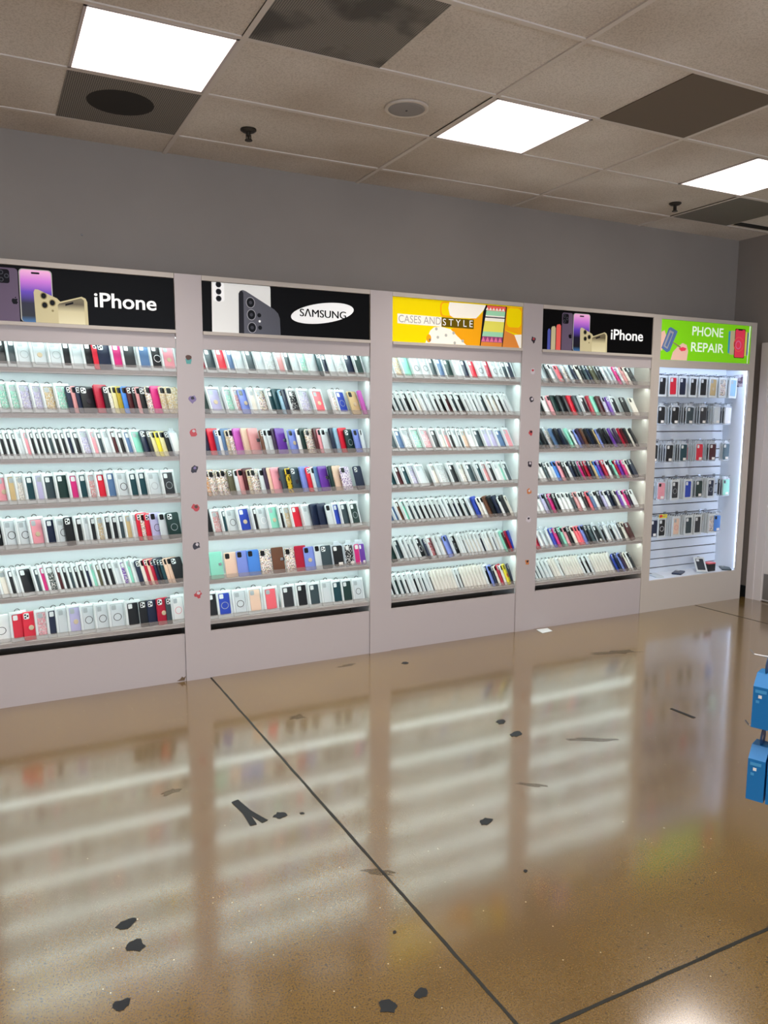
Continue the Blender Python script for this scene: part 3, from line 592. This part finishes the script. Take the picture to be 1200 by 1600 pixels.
# ------------------------------------------------------------------ phone cases
ROWS = {
 1: [
  (18, '36 b clear;88 b black;141 b slate;184 b clear r;257 b clear k;338 b clear r;402 b black;448 b clear;510 b black;560 c red;586 c navy;655 b magenta;711 b charcoal;793 b denim;859 b black wr;922 b pink k'),
  (18, '40 b clear;93 b mint g;147 b mint g;194 b lilac g;256 b lilac g;308 b gold g;372 b mint g;426 c navy;452 c rose;474 c navy;497 c black k;570 w crimson;613 c black;640 c cream g;659 c lemon;683 c mustard;710 c blue;737 c maroon;765 c black;784 c rose;805 c black;837 c floral;870 w magenta;914 c gold g;949 c gold g'),
  (24, '33 b black;61 b black;90 b black;120 b black;148 b black;177 b clear;207 b pink;236 b black;265 b black;293 b black;322 b slate;353 b black;386 b black;417 b navy;449 b black;488 b lilac g;539 b pink;571 b slate;605 b clear;644 b maroon;680 b black;717 b denim;755 b mint;809 c navy;843 c black;865 c lemon k;889 c yellow;913 c lemon;941 c black;967 h white'),
  (14, '1 b black;54 b pink k;109 b gold;150 b cream g;194 b teal;243 b lilac;284 b slate;345 b forest;411 b magenta;458 b teal;505 b rose g;549 b red;601 b denim;654 b clear br;721 b teal;771 b teal;821 b clear r;903 b charcoal r'),
  (13, '6 b black wr;78 b clear br;144 b clear br;204 b pink k;280 b navy;334 b clear br;380 c black;431 b black;471 b clear;504 b black;540 b gold g;581 b black;618 b black;655 b slate;690 b gold;730 b clear;758 c red;779 c floral;803 c red;832 c lilac br;880 c clear;923 c forest r'),
  (24, '-24 b black;9 b clear;49 b cream;93 b black;124 b clear;147 b black;219 b slate;250 b magenta;282 b forest g;330 b maroon;360 b black;390 b slate;419 b black;447 b black;476 b navy;505 b mint;534 b olive;564 b black;595 b black;630 b clear;666 b purple g;701 b mint;730 b clear;756 c navy;782 c cream;802 c crimson;819 c peach;836 c crimson;855 c navy;873 c black;890 c teal;912 c peach;931 c peach;954 c black'),
  (10, '-8 c white br;80 b red;142 c red k;201 b pink g;259 b navy;305 b clear;364 b lilac k;432 b clear br;505 b clear br;579 b clear br;671 b black;747 c black;790 c navy;843 c crimson k;895 c slate;925 b white pr'),
 ],
 2: [
  (24, '1123 b crimson;1164 b slate;1231 b red;1294 b denim;1337 b clear;1406 b slate;1467 b clear;1524 b clear g;1596 b rose;1646 b slate;1692 b clear;1742 b mint g;1794 b clear;1862 c teal;1888 b navy;1931 b clear;1982 b clear g;2043 b navy;2112 b forest'),
  (22, '1145 c forest;1187 b lilac k;1284 b mint g;1337 b rose g;1372 c periwinkle k;1430 b cream;1476 b floral;1545 b teal;1585 w teal;1622 c sky;1645 w navy;1679 b dots;1742 b lilac g;1834 b coral k;1959 b floral;1993 b royal r;2079 c gold k;2157 w orchid'),
  (17, '1151 w navy;1181 w red;1219 c denim;1240 c white;1260 w denim;1283 c gold g;1304 c floral;1335 w orchid k;1384 w beige k;1425 w rose k;1494 c brown;1514 c clear;1539 c clear;1572 w plum;1593 w purple k;1672 c periwinkle k;1726 c white;1751 w forest;1782 c floral;1841 w maroon;1865 c pink;1889 c clear;1950 w navy;1979 w sky;2012 w red;2048 c forest r;2107 c periwinkle;2155 c clear'),
  (17, '1151 c orange g;1177 c floral;1221 c floral;1247 c floral br;1290 c olive;1329 c clear;1353 c rose;1387 w maroon;1408 c gold g;1431 c floral;1483 c clear;1514 w plum;1537 w peach;1560 w pink k;1617 w slate;1652 c sunflower;1685 c slate k;1748 w periwinkle;1787 c red;1818 c clear;1841 w denim;1870 w purple k;1939 w forest;1966 w beige k;2018 c leopard;2111 c navy'),
  (17, '1151 w black;1183 b rose g;1241 b teal;1272 b clear br;1342 b royal k;1431 b black;1464 b clear wr;1531 b mint k;1600 b black;1630 b gold g;1679 b red;1753 b clear;1813 w navy;1859 w navy;1914 c clear;1960 b royal;2010 b slate;2075 b forest r'),
  (15, '1157 w mint k;1248 c peach;1323 c periwinkle;1390 c blue;1467 c floral;1545 w brown k;1629 c floral;1695 w crimson;1753 c periwinkle k;1825 c clear;1869 c slate;1939 h black;2024 h dots;2090 h magenta;2131 h purple'),
  (13, '1133 b black;1194 b royal r;1291 b clear br;1385 b peach;1485 b coral;1597 b charcoal;1697 b black;1779 b slate;1867 b clear;1940 b teal;2008 b forest;2085 b clear br'),
 ],
 3: [
  (26, '2321 b clear;2385 b gold g;2449 b mint;2523 b clear br;2593 b clear br;2655 b slate;2714 b denim;2770 b forest;2846 b clear;2905 b navy;2965 b red;3030 b clear br;3092 b crimson;3150 b clear br;3199 b clear br;3240 b slate;3285 b navy'),
  (27, '2327 b black;2365 b black;2403 b slate;2442 b slate;2481 b black;2530 b black;2569 b cream;2609 b clear;2654 b clear;2706 b black;2747 b black;2795 b maroon;2846 b slate;2893 b black;2949 b black;2982 b clear;3016 b slate;3048 b clear;3083 b slate;3132 b cream;3177 b cream;3225 b black;3270 b slate;3302 b clear'),
  (28, '2358 b slate;2414 b denim;2470 b clear g;2536 b mint g;2608 b pink g;2684 b black;2744 b cream;2785 b rose;2823 b black;2860 b clear;2896 b slate;2926 b beige;2975 b white;3029 b slate;3099 b lilac;3153 b lilac;3212 b denim;3282 b pink'),
  (27, '2324 b teal;2363 b teal;2415 b maroon;2468 b teal;2521 b lilac g;2579 b clear;2692 b cream;2741 b clear g;2836 b black;2912 b cream g;2974 b slate;3056 b teal;3107 b rose;3159 b black;3209 b white;3254 b mint;3290 b slate'),
  (27, '2356 b denim;2397 b denim;2435 b brown;2479 b mint;2519 b slate;2559 b slate;2600 b black;2641 b black;2680 b black;2717 b black;2754 b slate;2789 b clear;2827 b slate;2869 b navy;2909 b black;2955 b slate;3001 b clear;3047 w royal;3083 c cream;3111 c white;3146 w brown;3181 w black;3223 w navy;3261 c white;3290 w black;3327 c cream'),
  (25, '2370 c forest;2421 b slate;2476 b clear;2514 b slate;2548 b clear;2586 b black wr;2650 c navy;2678 b crimson g;2734 b clear;2771 b cream;2809 c periwinkle;2864 b black r;2920 b clear;2951 b black;2978 b cream;3005 b cream;3035 b cream;3066 b cream;3098 b navy;3133 b cream;3163 b cream;3200 b navy;3233 b cream;3264 b clear;3289 w mint;3312 c maroon;3334 w crimson;3359 w royal'),
  (23, '2336 b black;2373 b black;2412 b forest;2452 b slate;2491 b black;2525 b clear;2558 b black;2593 b black;2624 b slate;2655 b clear;2685 b black;2711 b cream;2738 b cream;2764 b cream;2790 b cream;2817 b white;2844 b cream;2871 b cream;2898 b black;2925 b black;2952 b cream;2979 b cream;3007 b cream;3034 b cream;3062 b cream;3090 b white;3118 b cream;3146 b black;3179 c periwinkle;3206 c navy;3233 c cream;3259 c crimson;3286 c white;3313 c yellow k;3350 c navy'),
 ],
 4: [
  (30, '3572 h clear;3637 c black;3667 c white;3711 h coral;3779 h floral;3830 h clear;3877 c navy;3915 c cream;3951 c black;3988 c slate;4023 c navy;4057 c olive;4117 c black;4159 h white;4206 h clear;4247 h clear;4285 c magenta;4321 h white;4359 c rose;4395 c cream;4427 c charcoal k'),
  (27, '3551 c black;3607 c white;3661 c pink;3699 w forest;3756 w black;3814 w black;3858 w red;3908 w slate;3963 b black;4036 w crimson;4075 w mint;4128 w maroon;4181 c lilac g;4222 c purple;4264 b black;4364 c black;4452 c cream'),
  (28, '3552 w black;3582 w slate;3617 w black;3656 h floral;3713 w denim;3755 w black;3797 w navy;3854 w mint;3901 c white;3936 c periwinkle;3971 w plum;4004 w brown;4044 w black;4075 w navy;4105 w black;4127 c gold;4150 c periwinkle;4185 w black;4228 w black;4276 w purple;4324 w plum;4371 w crimson;4407 w maroon;4437 w black;4467 c cream;4496 w black'),
  (28, '3574 c white;3608 c white;3645 c slate;3680 c white;3712 c clear;3743 c blue;3781 c pink;3820 c black;3856 c white;3890 c navy;3923 c black;3955 c slate;3979 c magenta;4006 c maroon;4034 c crimson;4070 c navy;4108 c gold;4134 c blue;4163 c purple;4203 c crimson;4243 c white;4280 c black;4311 c mint;4340 c crimson;4371 c purple;4407 c magenta;4441 c cream;4464 c black;4488 c navy'),
  (28, '3556 c white;3598 c white;3640 c lilac;3675 c slate;3706 c magenta;3742 c black;3787 c white;3827 c white;3868 c white;3910 c slate;3945 c rose;3986 c white;4028 c black;4065 c coral;4099 c denim;4134 c white;4172 c black;4211 c lilac;4245 c white;4279 c navy;4318 c black;4347 c cream;4381 c purple;4413 c white;4443 c magenta;4471 c plum;4506 c white'),
  (28, '3557 c crimson;3599 h white;3641 h clear;3688 h white;3726 c royal;3762 c magenta;3796 c forest;3827 c mint;3860 c pink;3891 c black;3928 c cream;3962 c coral;3993 c coral;4025 c periwinkle;4059 c black;4095 c slate;4141 h black;4210 h black;4247 h white;4300 h black;4337 h white;4372 h white;4403 c black;4435 c cream;4475 c maroon'),
  (28, '3518 b slate;3549 b slate;3580 b slate;3612 b slate;3646 b clear;3682 b clear;3718 b black;3752 b cream;3787 b cream;3822 b black;3852 b cream;3877 b cream;3902 b cream;3928 b cream;3954 b cream;3981 b cream;4005 b cream;4033 b black;4071 b black;4117 b black;4148 b cream;4175 b cream;4202 b cream;4229 b cream;4257 b cream;4284 b cream;4312 b cream;4356 c royal;4389 c navy;4417 c periwinkle;4449 c plum;4480 c cream;4508 c white;4536 c black'),
 ],
}
HANG = [
 (1.662, '4769 b black - 2;4887 b red - 3;4993 b navy - 3;5114 b black - 3;5228 b black - 3;5340 b gold k 2;5458 b floral - 3;5584 b sky - 2'),
 (1.433, '4772 h black - 2;4921 h black - 3;5087 h slate - 3;5243 h charcoal - 4;5407 h clear - 3;5537 h white - 2'),
 (1.137, '4709 h black - 2;4880 h black - 4;5041 h teal - 3;5225 h red - 4;5376 h maroon - 4;5539 h teal - 1'),
 (0.839, '4809 h pink - 3;4969 b charcoal r 2;5118 b royal - 3;5244 h forest - 3;5388 b navy r 3;5567 h mint - 2'),
 (0.542, '4750 h navy - 1;4843 b black wr 2;5008 b peach pr 3;5147 b slate - 3;5255 b charcoal - 2;5426 b floral - 3;5485 h blue - 1'),
]

MESH = {}
def cached(key, mb, mats):
    k = (key,) + tuple(mats)
    if k not in MESH: MESH[k] = mb().mesh(key, list(mats))
    return MESH[k]
BW, BH, T = .086, .166, .016
def carton_mb():
    m_ = MB(); a, b, c_, d = .0095, BW - .0095, .015, BH - .016
    O = [(0, 0, 0), (BW, 0, 0), (BW, 0, BH), (0, 0, BH)]; I = [(a, 0, c_), (b, 0, c_), (b, 0, d), (a, 0, d)]
    Rr = [(x, .005, z) for x, _, z in I]; K = [(x, T, z) for x, _, z in O]
    m_.v = O + I + Rr + K
    for i in range(4):
        j = (i + 1) % 4
        m_.f += [(i, j, 4 + j, 4 + i), (4 + i, 4 + j, 8 + j, 8 + i), (j, i, 12 + i, 12 + j)]; m_.m += [0, 0, 0]
    m_.f += [(8, 9, 10, 11), (15, 14, 13, 12)]; m_.m += [1, 0]
    return m_
def plain_carton_mb(): return MB().box(0, BW, 0, T, 0, BH)
def inner_case_mb(): return MB().slab(rr(.0125, .018, BW - .0125, BH - .0185, .008), .0012, .0048, .0008)
def inner_cut_mb(): return MB().slab(rr(.0165, BH - .050, .040, BH - .0225, .005), .0006, .0014)
def hang_tab_mb(): return MB().annulus(BW / 2, BH - .002, .012, .0155, .006, .008, 10, 170, 10)
def ring_mb(x, z, r0, r1, y0): return lambda: MB().annulus(x, z, r0, r1, y0, y0 + .0012)
def grip_mb(x, z, y0): return lambda: MB().slab(disc(x, z, .0135, 18), y0 - .003, y0 + .001, .001)
CW, CH = .077, .157
def case_mb(): return MB().slab(rr(0, 0, CW, CH, .011, 5), 0, .0105, .0022)
def case_cut_mb(): return MB().slab(rr(.006, CH - .040, .034, CH - .007, .007), -.0006, .001)
def lens_mb():
    m_ = MB()
    for x, z in ((.014, CH - .016), (.026, CH - .0235), (.014, CH - .031)): m_.slab(disc(x, z, .0052, 12), -.0012, 0)
    return m_
WW, WH = .080, .160
def wallet_mb(): return MB().slab(rr(0, 0, WW, WH, .006), 0, .0045, .0012).slab(rr(.001, .001, WW - .001, WH - .001, .006), .0090, .0140, .0012).box(.0008, .004, .001, .013, .004, WH - .004)
def pages_mb(): return MB().box(.005, WW - .004, .0045, .0090, .006, WH - .006)
def strap_mb(): return MB().box(WW - .024, WW + .0022, -.0016, -.0001, .074, .094).box(WW + .0004, WW + .0022, -.0016, .0135, .074, .094)
def clasp_mb(): return MB().slab(rr(WW - .027, .0755, WW - .008, .0925, .004), -.0035, -.0015, .0005)
HW, HH = .092, .172
def blister_mb():
    p = rr(0, 0, HW, HH - .018, .013, 4)
    p = p[:10] + [(HW / 2 + .022, HH - .018), (HW / 2 + .020, HH), (HW / 2 - .020, HH), (HW / 2 - .022, HH - .018)] + p[10:]
    return MB().slab(p, .0048, .0068).slab(rr(.004, .004, HW - .004, HH - .024, .012, 4), .0022, .0047, .0012)
def blister_case_mb(): return MB().slab(rr(.0095, .010, HW - .0095, HH - .030, .011, 4), -.0006, .0020, .001)
def blister_cut_mb(): return MB().slab(rr(.016, HH - .062, .040, HH - .036, .006), -.0012, -.0004)
def price_mb(): return MB().slab([(.042, .014), (.074, .014), (.074, .034), (.042, .034)], -.0016, -.0007)
DARK = {'black', 'slate', 'charcoal', 'navy', 'teal', 'forest', 'maroon', 'plum', 'brown', 'royal', 'crimson', 'red', 'denim', 'magenta', 'olive', 'purple', 'dots', 'slategreen'}
PLAINC = {'cream', 'white'}
def matkey(col, fl): return col + '_g' if 'g' in fl and col + '_g' in M else col
def build(kind, col, fl, name):
    """one packaged or bare phone case; its front lower left corner is the origin, front towards -y"""
    root = bpy.data.objects.new(name, None); C.objects.link(root); root.empty_display_size = .03
    mk = matkey(col, fl); cut = 'cut_light' if col in DARK else 'cut_dark'
    def part(nm, mb, *mats):
        o = link(nm, cached(nm + kind, mb, mats), root); return o
    if kind == 'x':
        part('carton', plain_carton_mb, 'plaincard')
        part('hang_tab', hang_tab_mb, 'black')
    elif kind == 'b':
        part('carton', carton_mb, 'card', 'cardin')
        pc = part('phone_case', inner_case_mb, mk)
        o = part('camera_cutout', inner_cut_mb, 'cut_light' if col in DARK else 'ringg'); o.parent = pc
        part('hang_tab', hang_tab_mb, 'black')
        for f, m_ in (('r', 'ringg'), ('br', 'ring'), ('wr', 'ringw'), ('pr', 'ringp')):
            if f in fl: o = part('magnet_ring' + '', ring_mb(BW / 2, .073, .0185, .0215, .0004), m_); o.parent = pc
        if 'k' in fl: o = part('round_grip', grip_mb(BW / 2, .070, .002), 'gold_grip'); o.parent = pc
    elif kind == 'c':
        part('shell', case_mb, mk)
        cc = part('camera_cutout', case_cut_mb, cut)
        if cut == 'cut_light': o = part('lens_hole', lens_mb, 'cut_dark'); o.parent = cc
        for f, m_ in (('r', 'ringg'), ('br', 'ring'), ('wr', 'ringw'), ('pr', 'ringp')):
            if f in fl: part('magnet_ring', ring_mb(CW / 2, .068, .0185, .0215, -.0004), m_)
        if 'k' in fl: part('round_grip', grip_mb(CW / 2, .068, 0), 'crimson' if col == 'yellow' else 'gold_grip' if col not in ('black', 'slate', 'charcoal') else 'strap')
    elif kind == 'w':
        part('cover', wallet_mb, mk); part('inner_pages', pages_mb, 'cream')
        if 'k' in fl: s_ = part('strap', strap_mb, mk if col in ('mint', 'orchid') else 'strap'); o = part('clasp', clasp_mb, 'silver'); o.parent = s_
    elif kind == 'h':
        part('phone_case', blister_case_mb, mk); part('blister', blister_mb, 'blister')
        if col not in ('clear', 'white', 'floral'): part('camera_cutout', blister_cut_mb, cut)
        part('price_label', price_mb, 'label')
    return root
KT = dict(b=T, x=T, c=.0105, w=.0140, h=.0070); KW = dict(b=BW, x=BW, c=CW, w=WW + .002, h=HW); KHT = dict(b=BH, x=BH, c=CH, w=WH, h=HH)
KN = dict(b='boxed_phone_case', x='white_carton', c='phone_case', w='wallet_phone_case', h='blister_packed_case')
KCAT = dict(b='boxed phone case', x='carton', c='phone case', w='wallet case', h='packaged phone case')
CW_ = dict(floral='floral print', dots='white-dotted black', sunflower='sunflower print', leopard='lilac leopard print', slate='slate grey', teal='dark teal', forest='dark green', denim='denim blue', rose='dusty pink', sky='pale blue', blue='bright blue', peach='peach', lemon='pale yellow')
def desc(kind, col, fl):
    c = CW_.get(col, col)
    if 'g' in fl and col != 'floral': c = 'glittery ' + c if col != 'clear' else 'patterned clear'
    s = {'b': 'white-boxed ' + c + ' case', 'x': 'plain white carton', 'c': 'bare ' + c + ' case', 'w': c + ' wallet case', 'h': c + ' case in clear pack'}[kind]
    for f, ww in (('br', ', black ring'), ('wr', ', white ring'), ('pr', ', pink ring'), ('r', ', ring'), ('k', ', clasp' if kind == 'w' else ', round grip')):
        if f in fl: s += ww; break
    return s
ORD = 'first second third fourth fifth sixth seventh eighth ninth tenth eleventh twelfth thirteenth fourteenth fifteenth sixteenth seventeenth eighteenth nineteenth twentieth'.split() + ['%dth' % i for i in range(21, 50)]
ORD[20] = '21st'; ORD[21] = '22nd'; ORD[22] = '23rd'
SHN = ['top shelf', 'second shelf', 'third shelf', 'fourth shelf', 'fifth shelf', 'sixth shelf', 'bottom shelf']
rg = random.Random(11)
for bay, rows in ROWS.items():
    _, _, ia, ib = BAYS[bay]
    for ri, (lean, st) in enumerate(rows):
        al = math.radians(lean); ca, sa = math.cos(al), math.sin(al); items = []
        for e in st.split(';'):
            f = e.split(); kind, col, fl = f[1], f[2], set(f[3:])
            if kind == 'b' and col in PLAINC and ri == 6 and bay in (3, 4): kind = 'x'
            items.append([float(f[0]) / 1000, kind, col, fl])
        sp = sorted(b[0] - a[0] for a, b in zip(items, items[1:])); smed = sp[len(sp) // 2]
        tb = sorted(KT[i[1]] for i in items)[len(items) // 2]
        kf = 1.3 if smed < .055 else 1.0
        th = min(max(math.asin(min(kf * tb / (smed * ca), .9)), math.radians(7)), math.radians(36 if bay > 1 else 27))
        st_, ct = math.sin(th), math.cos(th)
        names = [desc(i[1], i[2], i[3]) for i in items]; seen = {}
        px = None; pk = False
        for ii, ((x, kind, col, fl), nm) in enumerate(zip(items, names)):
            t0, w0, h0 = KT[kind], KW[kind], KHT[kind]
            xlim = ia + .004 + h0 * sa * st_ + t0 * st_
            if x < xlim: x = xlim if px is None else max(xlim, px + .012)
            if px is not None and x < px + .010: x = px + .010
            room = (x - px) * st_ * ca if px is not None else .03
            lim = room - .0006 - (.0042 if pk else .0016)
            sy = min(1, max(lim, .003) / t0)
            pk = 'k' in fl; px = x
            gap = items[ii + 1][0] - x if ii + 1 < len(items) else .08
            wide = min(max(gap / (w0 * ct), 1.0), 1.14) if kind in 'bc' else 1.0
            sx = min(wide, (ib - .005 - x) / (w0 * ct))
            sx = max(sx, .4)
            root = build(kind, col, fl, KN[kind])
            szv = rg.uniform(.95, 1.0) if kind in 'bxc' else 1.0
            root.scale = (sx, sy, szv)
            root.rotation_euler = (0, 0, 0)
            root.rotation_mode = 'XYZ'
            root.rotation_euler = (-al, 0, th)
            y = D + .0125 + (.004 if sy < 1 else 0)
            z = SHZ[ri] + t0 * sy * sa + .0006
            root.location = (x, y, z)
            tot = names.count(nm); seen[nm] = seen.get(nm, 0) + 1
            if tot == 1: lb = f'{nm}, {SHN[ri]}, {BNAME[bay]}'
            else: lb = f'{nm}, {ORD[seen[nm] - 1]} from left, {SHN[ri]}, {BNAME[bay]}'
            tag(root, lb, KCAT[kind], f'cases on the {SHN[ri]}, {BNAME[bay]}')

# hanging cases in the slatwall cabinet
HZ = [1.884, 1.658, 1.352, 1.050, .7482]
HR = ['top', 'second', 'third', 'fourth', 'lowest']
def hook(x, z, lb):
    t = thing('slatwall_hook', lb, 'hook', (x, CB, z), 'slatwall hooks')
    MB().box(-.014, .014, -.003, .0008, -.014, .014).obj('bracket', 'hookm', t)
    MB().tube([(0, -.002, 0), (0, -.155, .002), (0, -.165, .010)], .0028).obj('prong', 'hookm', t)
for ri, (zb, st) in enumerate(HANG):
    hz = SLZ[min(range(23), key=lambda i: abs(SLZ[i] - HZ[ri]))]
    ent = [e.split() for e in st.split(';')]; dn = [desc(f[1], f[2], set(f[3:-1])) for f in ent]; seen = {}
    for k, f in enumerate(ent):
        x, kind, col, fl, nb = float(f[0]) / 1000, f[1], f[2], set(f[3:-1]), int(f[-1])
        w0 = KW[kind]; x = min(max(x, CI0 - .03), CI1 - w0 - .012); nm = dn[k]; seen[nm] = seen.get(nm, 0) + 1
        who = nm.replace('white-boxed ', '').replace(' in clear pack', '').replace(', ring', '').replace(', round grip', '').replace(', white ring', '').replace(', pink ring', '')
        hook(x + w0 / 2, hz, f'chrome hook holding the {who}, hook {["one", "two", "three", "four", "five", "six", "seven", "eight"][k]}, {HR[ri]} row')
        h0 = KHT[kind] + (.012 if kind == 'b' else 0)
        tilt = math.radians(rg.uniform(-1, 2.5))
        for j in range(nb, -1, -1):
            y = CB - .132 + j * .0245
            c2 = col if j == 0 else rg.choice(['black', 'slate', 'clear', 'navy', 'charcoal', 'clear', col])
            f2 = fl if j == 0 else set()
            root = build(kind, c2, f2, 'hanging_phone_case'); root.location = (x, y, hz - h0 - .002 + .004)
            root.rotation_euler = (0, tilt, math.radians(rg.uniform(-3, 3))) if j == 0 else (0, rg.uniform(-.02, .03), 0)
            if j == 0: lb = f'{nm} in front, hook {["one", "two", "three", "four", "five", "six", "seven", "eight"][k]}, {HR[ri]} hook row'
            else: lb = f'hanging {CW_.get(c2, c2)} case {["", "directly", "second", "third", "fourth"][j]} behind {who}, hook {["one", "two", "three", "four", "five", "six", "seven", "eight"][k]}, {HR[ri]} row'
            if j == 0 and ri == 4 and 'wr' in fl:
                hd = MB().slab(rr(.004, BH - .004, BW + .004, BH + .026, .004), -.0025, -.0005).obj('header_tag', 'yellow', root); MB().slab(blob(.022, BH + .011, .016, .010, 0, 5), -.0032, -.0024).obj('red_print', 'red', hd)
            tag(root, lb, 'hanging phone case', f'cases on the {HR[ri]} hook row')
# things lying on the cabinet deck
ZD = .2525
def lay(kind, col, fl, x, y, z, rz, lb, rx=-90):
    r = build(kind, col, fl, KN[kind]); r.rotation_euler = (math.radians(rx), 0, math.radians(rz)); r.location = (x, y, z); tag(r, lb, KCAT[kind]); return r
lay('c', 'clear', set(), 4.80, 4.50, ZD + .0112, -18, 'clear bare case lying flat, cabinet deck at left')
lay('c', 'navy', set(), 5.04, 4.56, ZD + .0112, -60, 'navy bare case lying flat on the cabinet deck')
lay('b', 'black', set(), 5.27, 4.50, ZD + .0166, -35, 'black case in white window box tipped on the cabinet deck', -55)
lay('c', 'slate', set(), 5.565, 4.49, ZD + .0112, -40, 'dark grey bare case lying flat, right end of cabinet deck')
t = thing('gift_box', 'small black box with a pink lid on the cabinet deck', 'box', (5.45, 4.53, ZD))
MB().box(-.04, .04, -.03, .03, 0, .062).obj('body', 'black', t); MB().box(-.0415, .0415, -.0315, .0315, .0622, .072).obj('lid', 'coral', t)
t = thing('printed_card', 'small printed card fixed high on the cabinet side wall', 'card', (CI1 + .0115, 4.55, 1.80))
M['cardprint'] = speckle('card_print', ['8a6a70', 'b8a8b0', '6a5a68', 'd8d8e0'], 40); MB().box(-.0012, 0, -.045, .045, 0, .1).obj('print', 'cardprint', t)

# ------------------------------------------------------------------ loose floor litter
o = MB().hslab([(-.06, -.045), (.045, -.05), (.075, .02), (-.02, .045)], .0008, .003).obj('paper_scrap', 'card'); o.location = (3.56, 4.372, 0); o.rotation_euler = (0, 0, .2); tag(o, 'white scrap of paper on the floor by the shelving', 'paper')
o = MB().hslab([(-.075, -.009), (.075, -.011), (.075, .010), (-.075, .009)], .0006, .0016).obj('tape_strip', 'patch'); o.location = (3.198, 2.769, 0); o.rotation_euler = (0, 0, -1.525); tag(o, 'short dark tape strip on the open floor at right', 'tape')

# ------------------------------------------------------------------ hook rack with blue packs, at the right edge
AX = Vector((.38, -.925, 0)).normalized(); WD = Vector((.925, .38, 0)).normalized()   # along the hook towards the rack; across a pack
ang = math.atan2(AX.y, AX.x)
M['bluep'] = plain('blue_card', '1276b8', .4); M['bluet'] = plain('blue_card_light', '4aa0d4', .4); M['bluek'] = plain('dark_blue_card', '12406a', .4)
rack_p = Vector((1.281, .946, 0)) + AX * .20 + WD * .036
rk = thing('display_rack', 'wire display rack carrying blue hanging packs at the right edge', 'rack', (rack_p.x, rack_p.y, 0)); rk.rotation_euler = (0, 0, ang)
MB().box(.0, .03, -.015, .015, .012, 1.25).obj('post', 'steel', rk); MB().box(-.02, .22, -.10, .10, 0, .012).obj('base_plate', 'steel', rk)
PW, PT, PH = .072, .031, .082
for ri, (cx, cy, z0) in enumerate(((1.290, .954, .947), (1.277, .945, .808))):
    p0 = Vector((cx, cy, 0)); hp = p0 + WD * PW / 2; zt = z0 + PH + .022 + .030
    h = thing('rack_hook', f'thin wire hook of the {"upper" if ri == 0 else "lower"} blue packs', 'hook', (hp.x, hp.y, zt)); h.rotation_euler = (0, 0, ang)
    L_ = (Vector((rack_p.x, rack_p.y, 0)) - hp).dot(AX)
    MB().tube([(-.020, 0, .008), (-.012, 0, 0), (L_, 0, 0)], .0018, 6).obj('prong', 'steel', h)
    for j in range(4):
        q = hp + AX * (PT + .004) * j
        b = thing('blue_pack', f'blue roof-topped hanging pack, {["tip", "second", "third", "last"][j]} on the {"upper" if ri == 0 else "lower"} hook at right edge', 'package', (q.x, q.y, z0), 'blue hanging packs'); b.rotation_euler = (0, 0, ang)
        prof = [(-PW / 2, 0), (PW / 2, 0), (PW / 2, PH), (.016, PH + .022), (-.016, PH + .022), (-PW / 2, PH)]
        n = MB(); n.v = [(0, y, z) for y, z in prof] + [(PT, y, z) for y, z in prof]; k = len(prof)
        for i in range(k): n.f.append((i, k + i, k + (i + 1) % k, (i + 1) % k)); n.m.append(0)
        n.f += [tuple(range(k))[::-1], tuple(range(k, 2 * k))]; n.m += [0, 0]
        n.obj('body', 'bluep', b)
        MB().annulus(0, 0, .006, .018, 0, .0015, 0, 360, 20).obj('hang_tab', 'bluek', b)
        ht = b.children[-1]; ht.rotation_euler = (0, 0, math.pi / 2); ht.location = (PT / 2, 0, PH + .034)
        MB().box(.010, .016, -PW / 2 - .0008, -PW / 2, PH - .022, PH - .016).obj('white_dot', 'label', b)
        MB().box(.004, .024, -PW / 2 - .0006, -PW / 2, PH - .012, PH - .006).box(.006, .012, -PW / 2 - .0006, -PW / 2, PH - .032, PH - .027).obj('small_print', 'bluet', b)
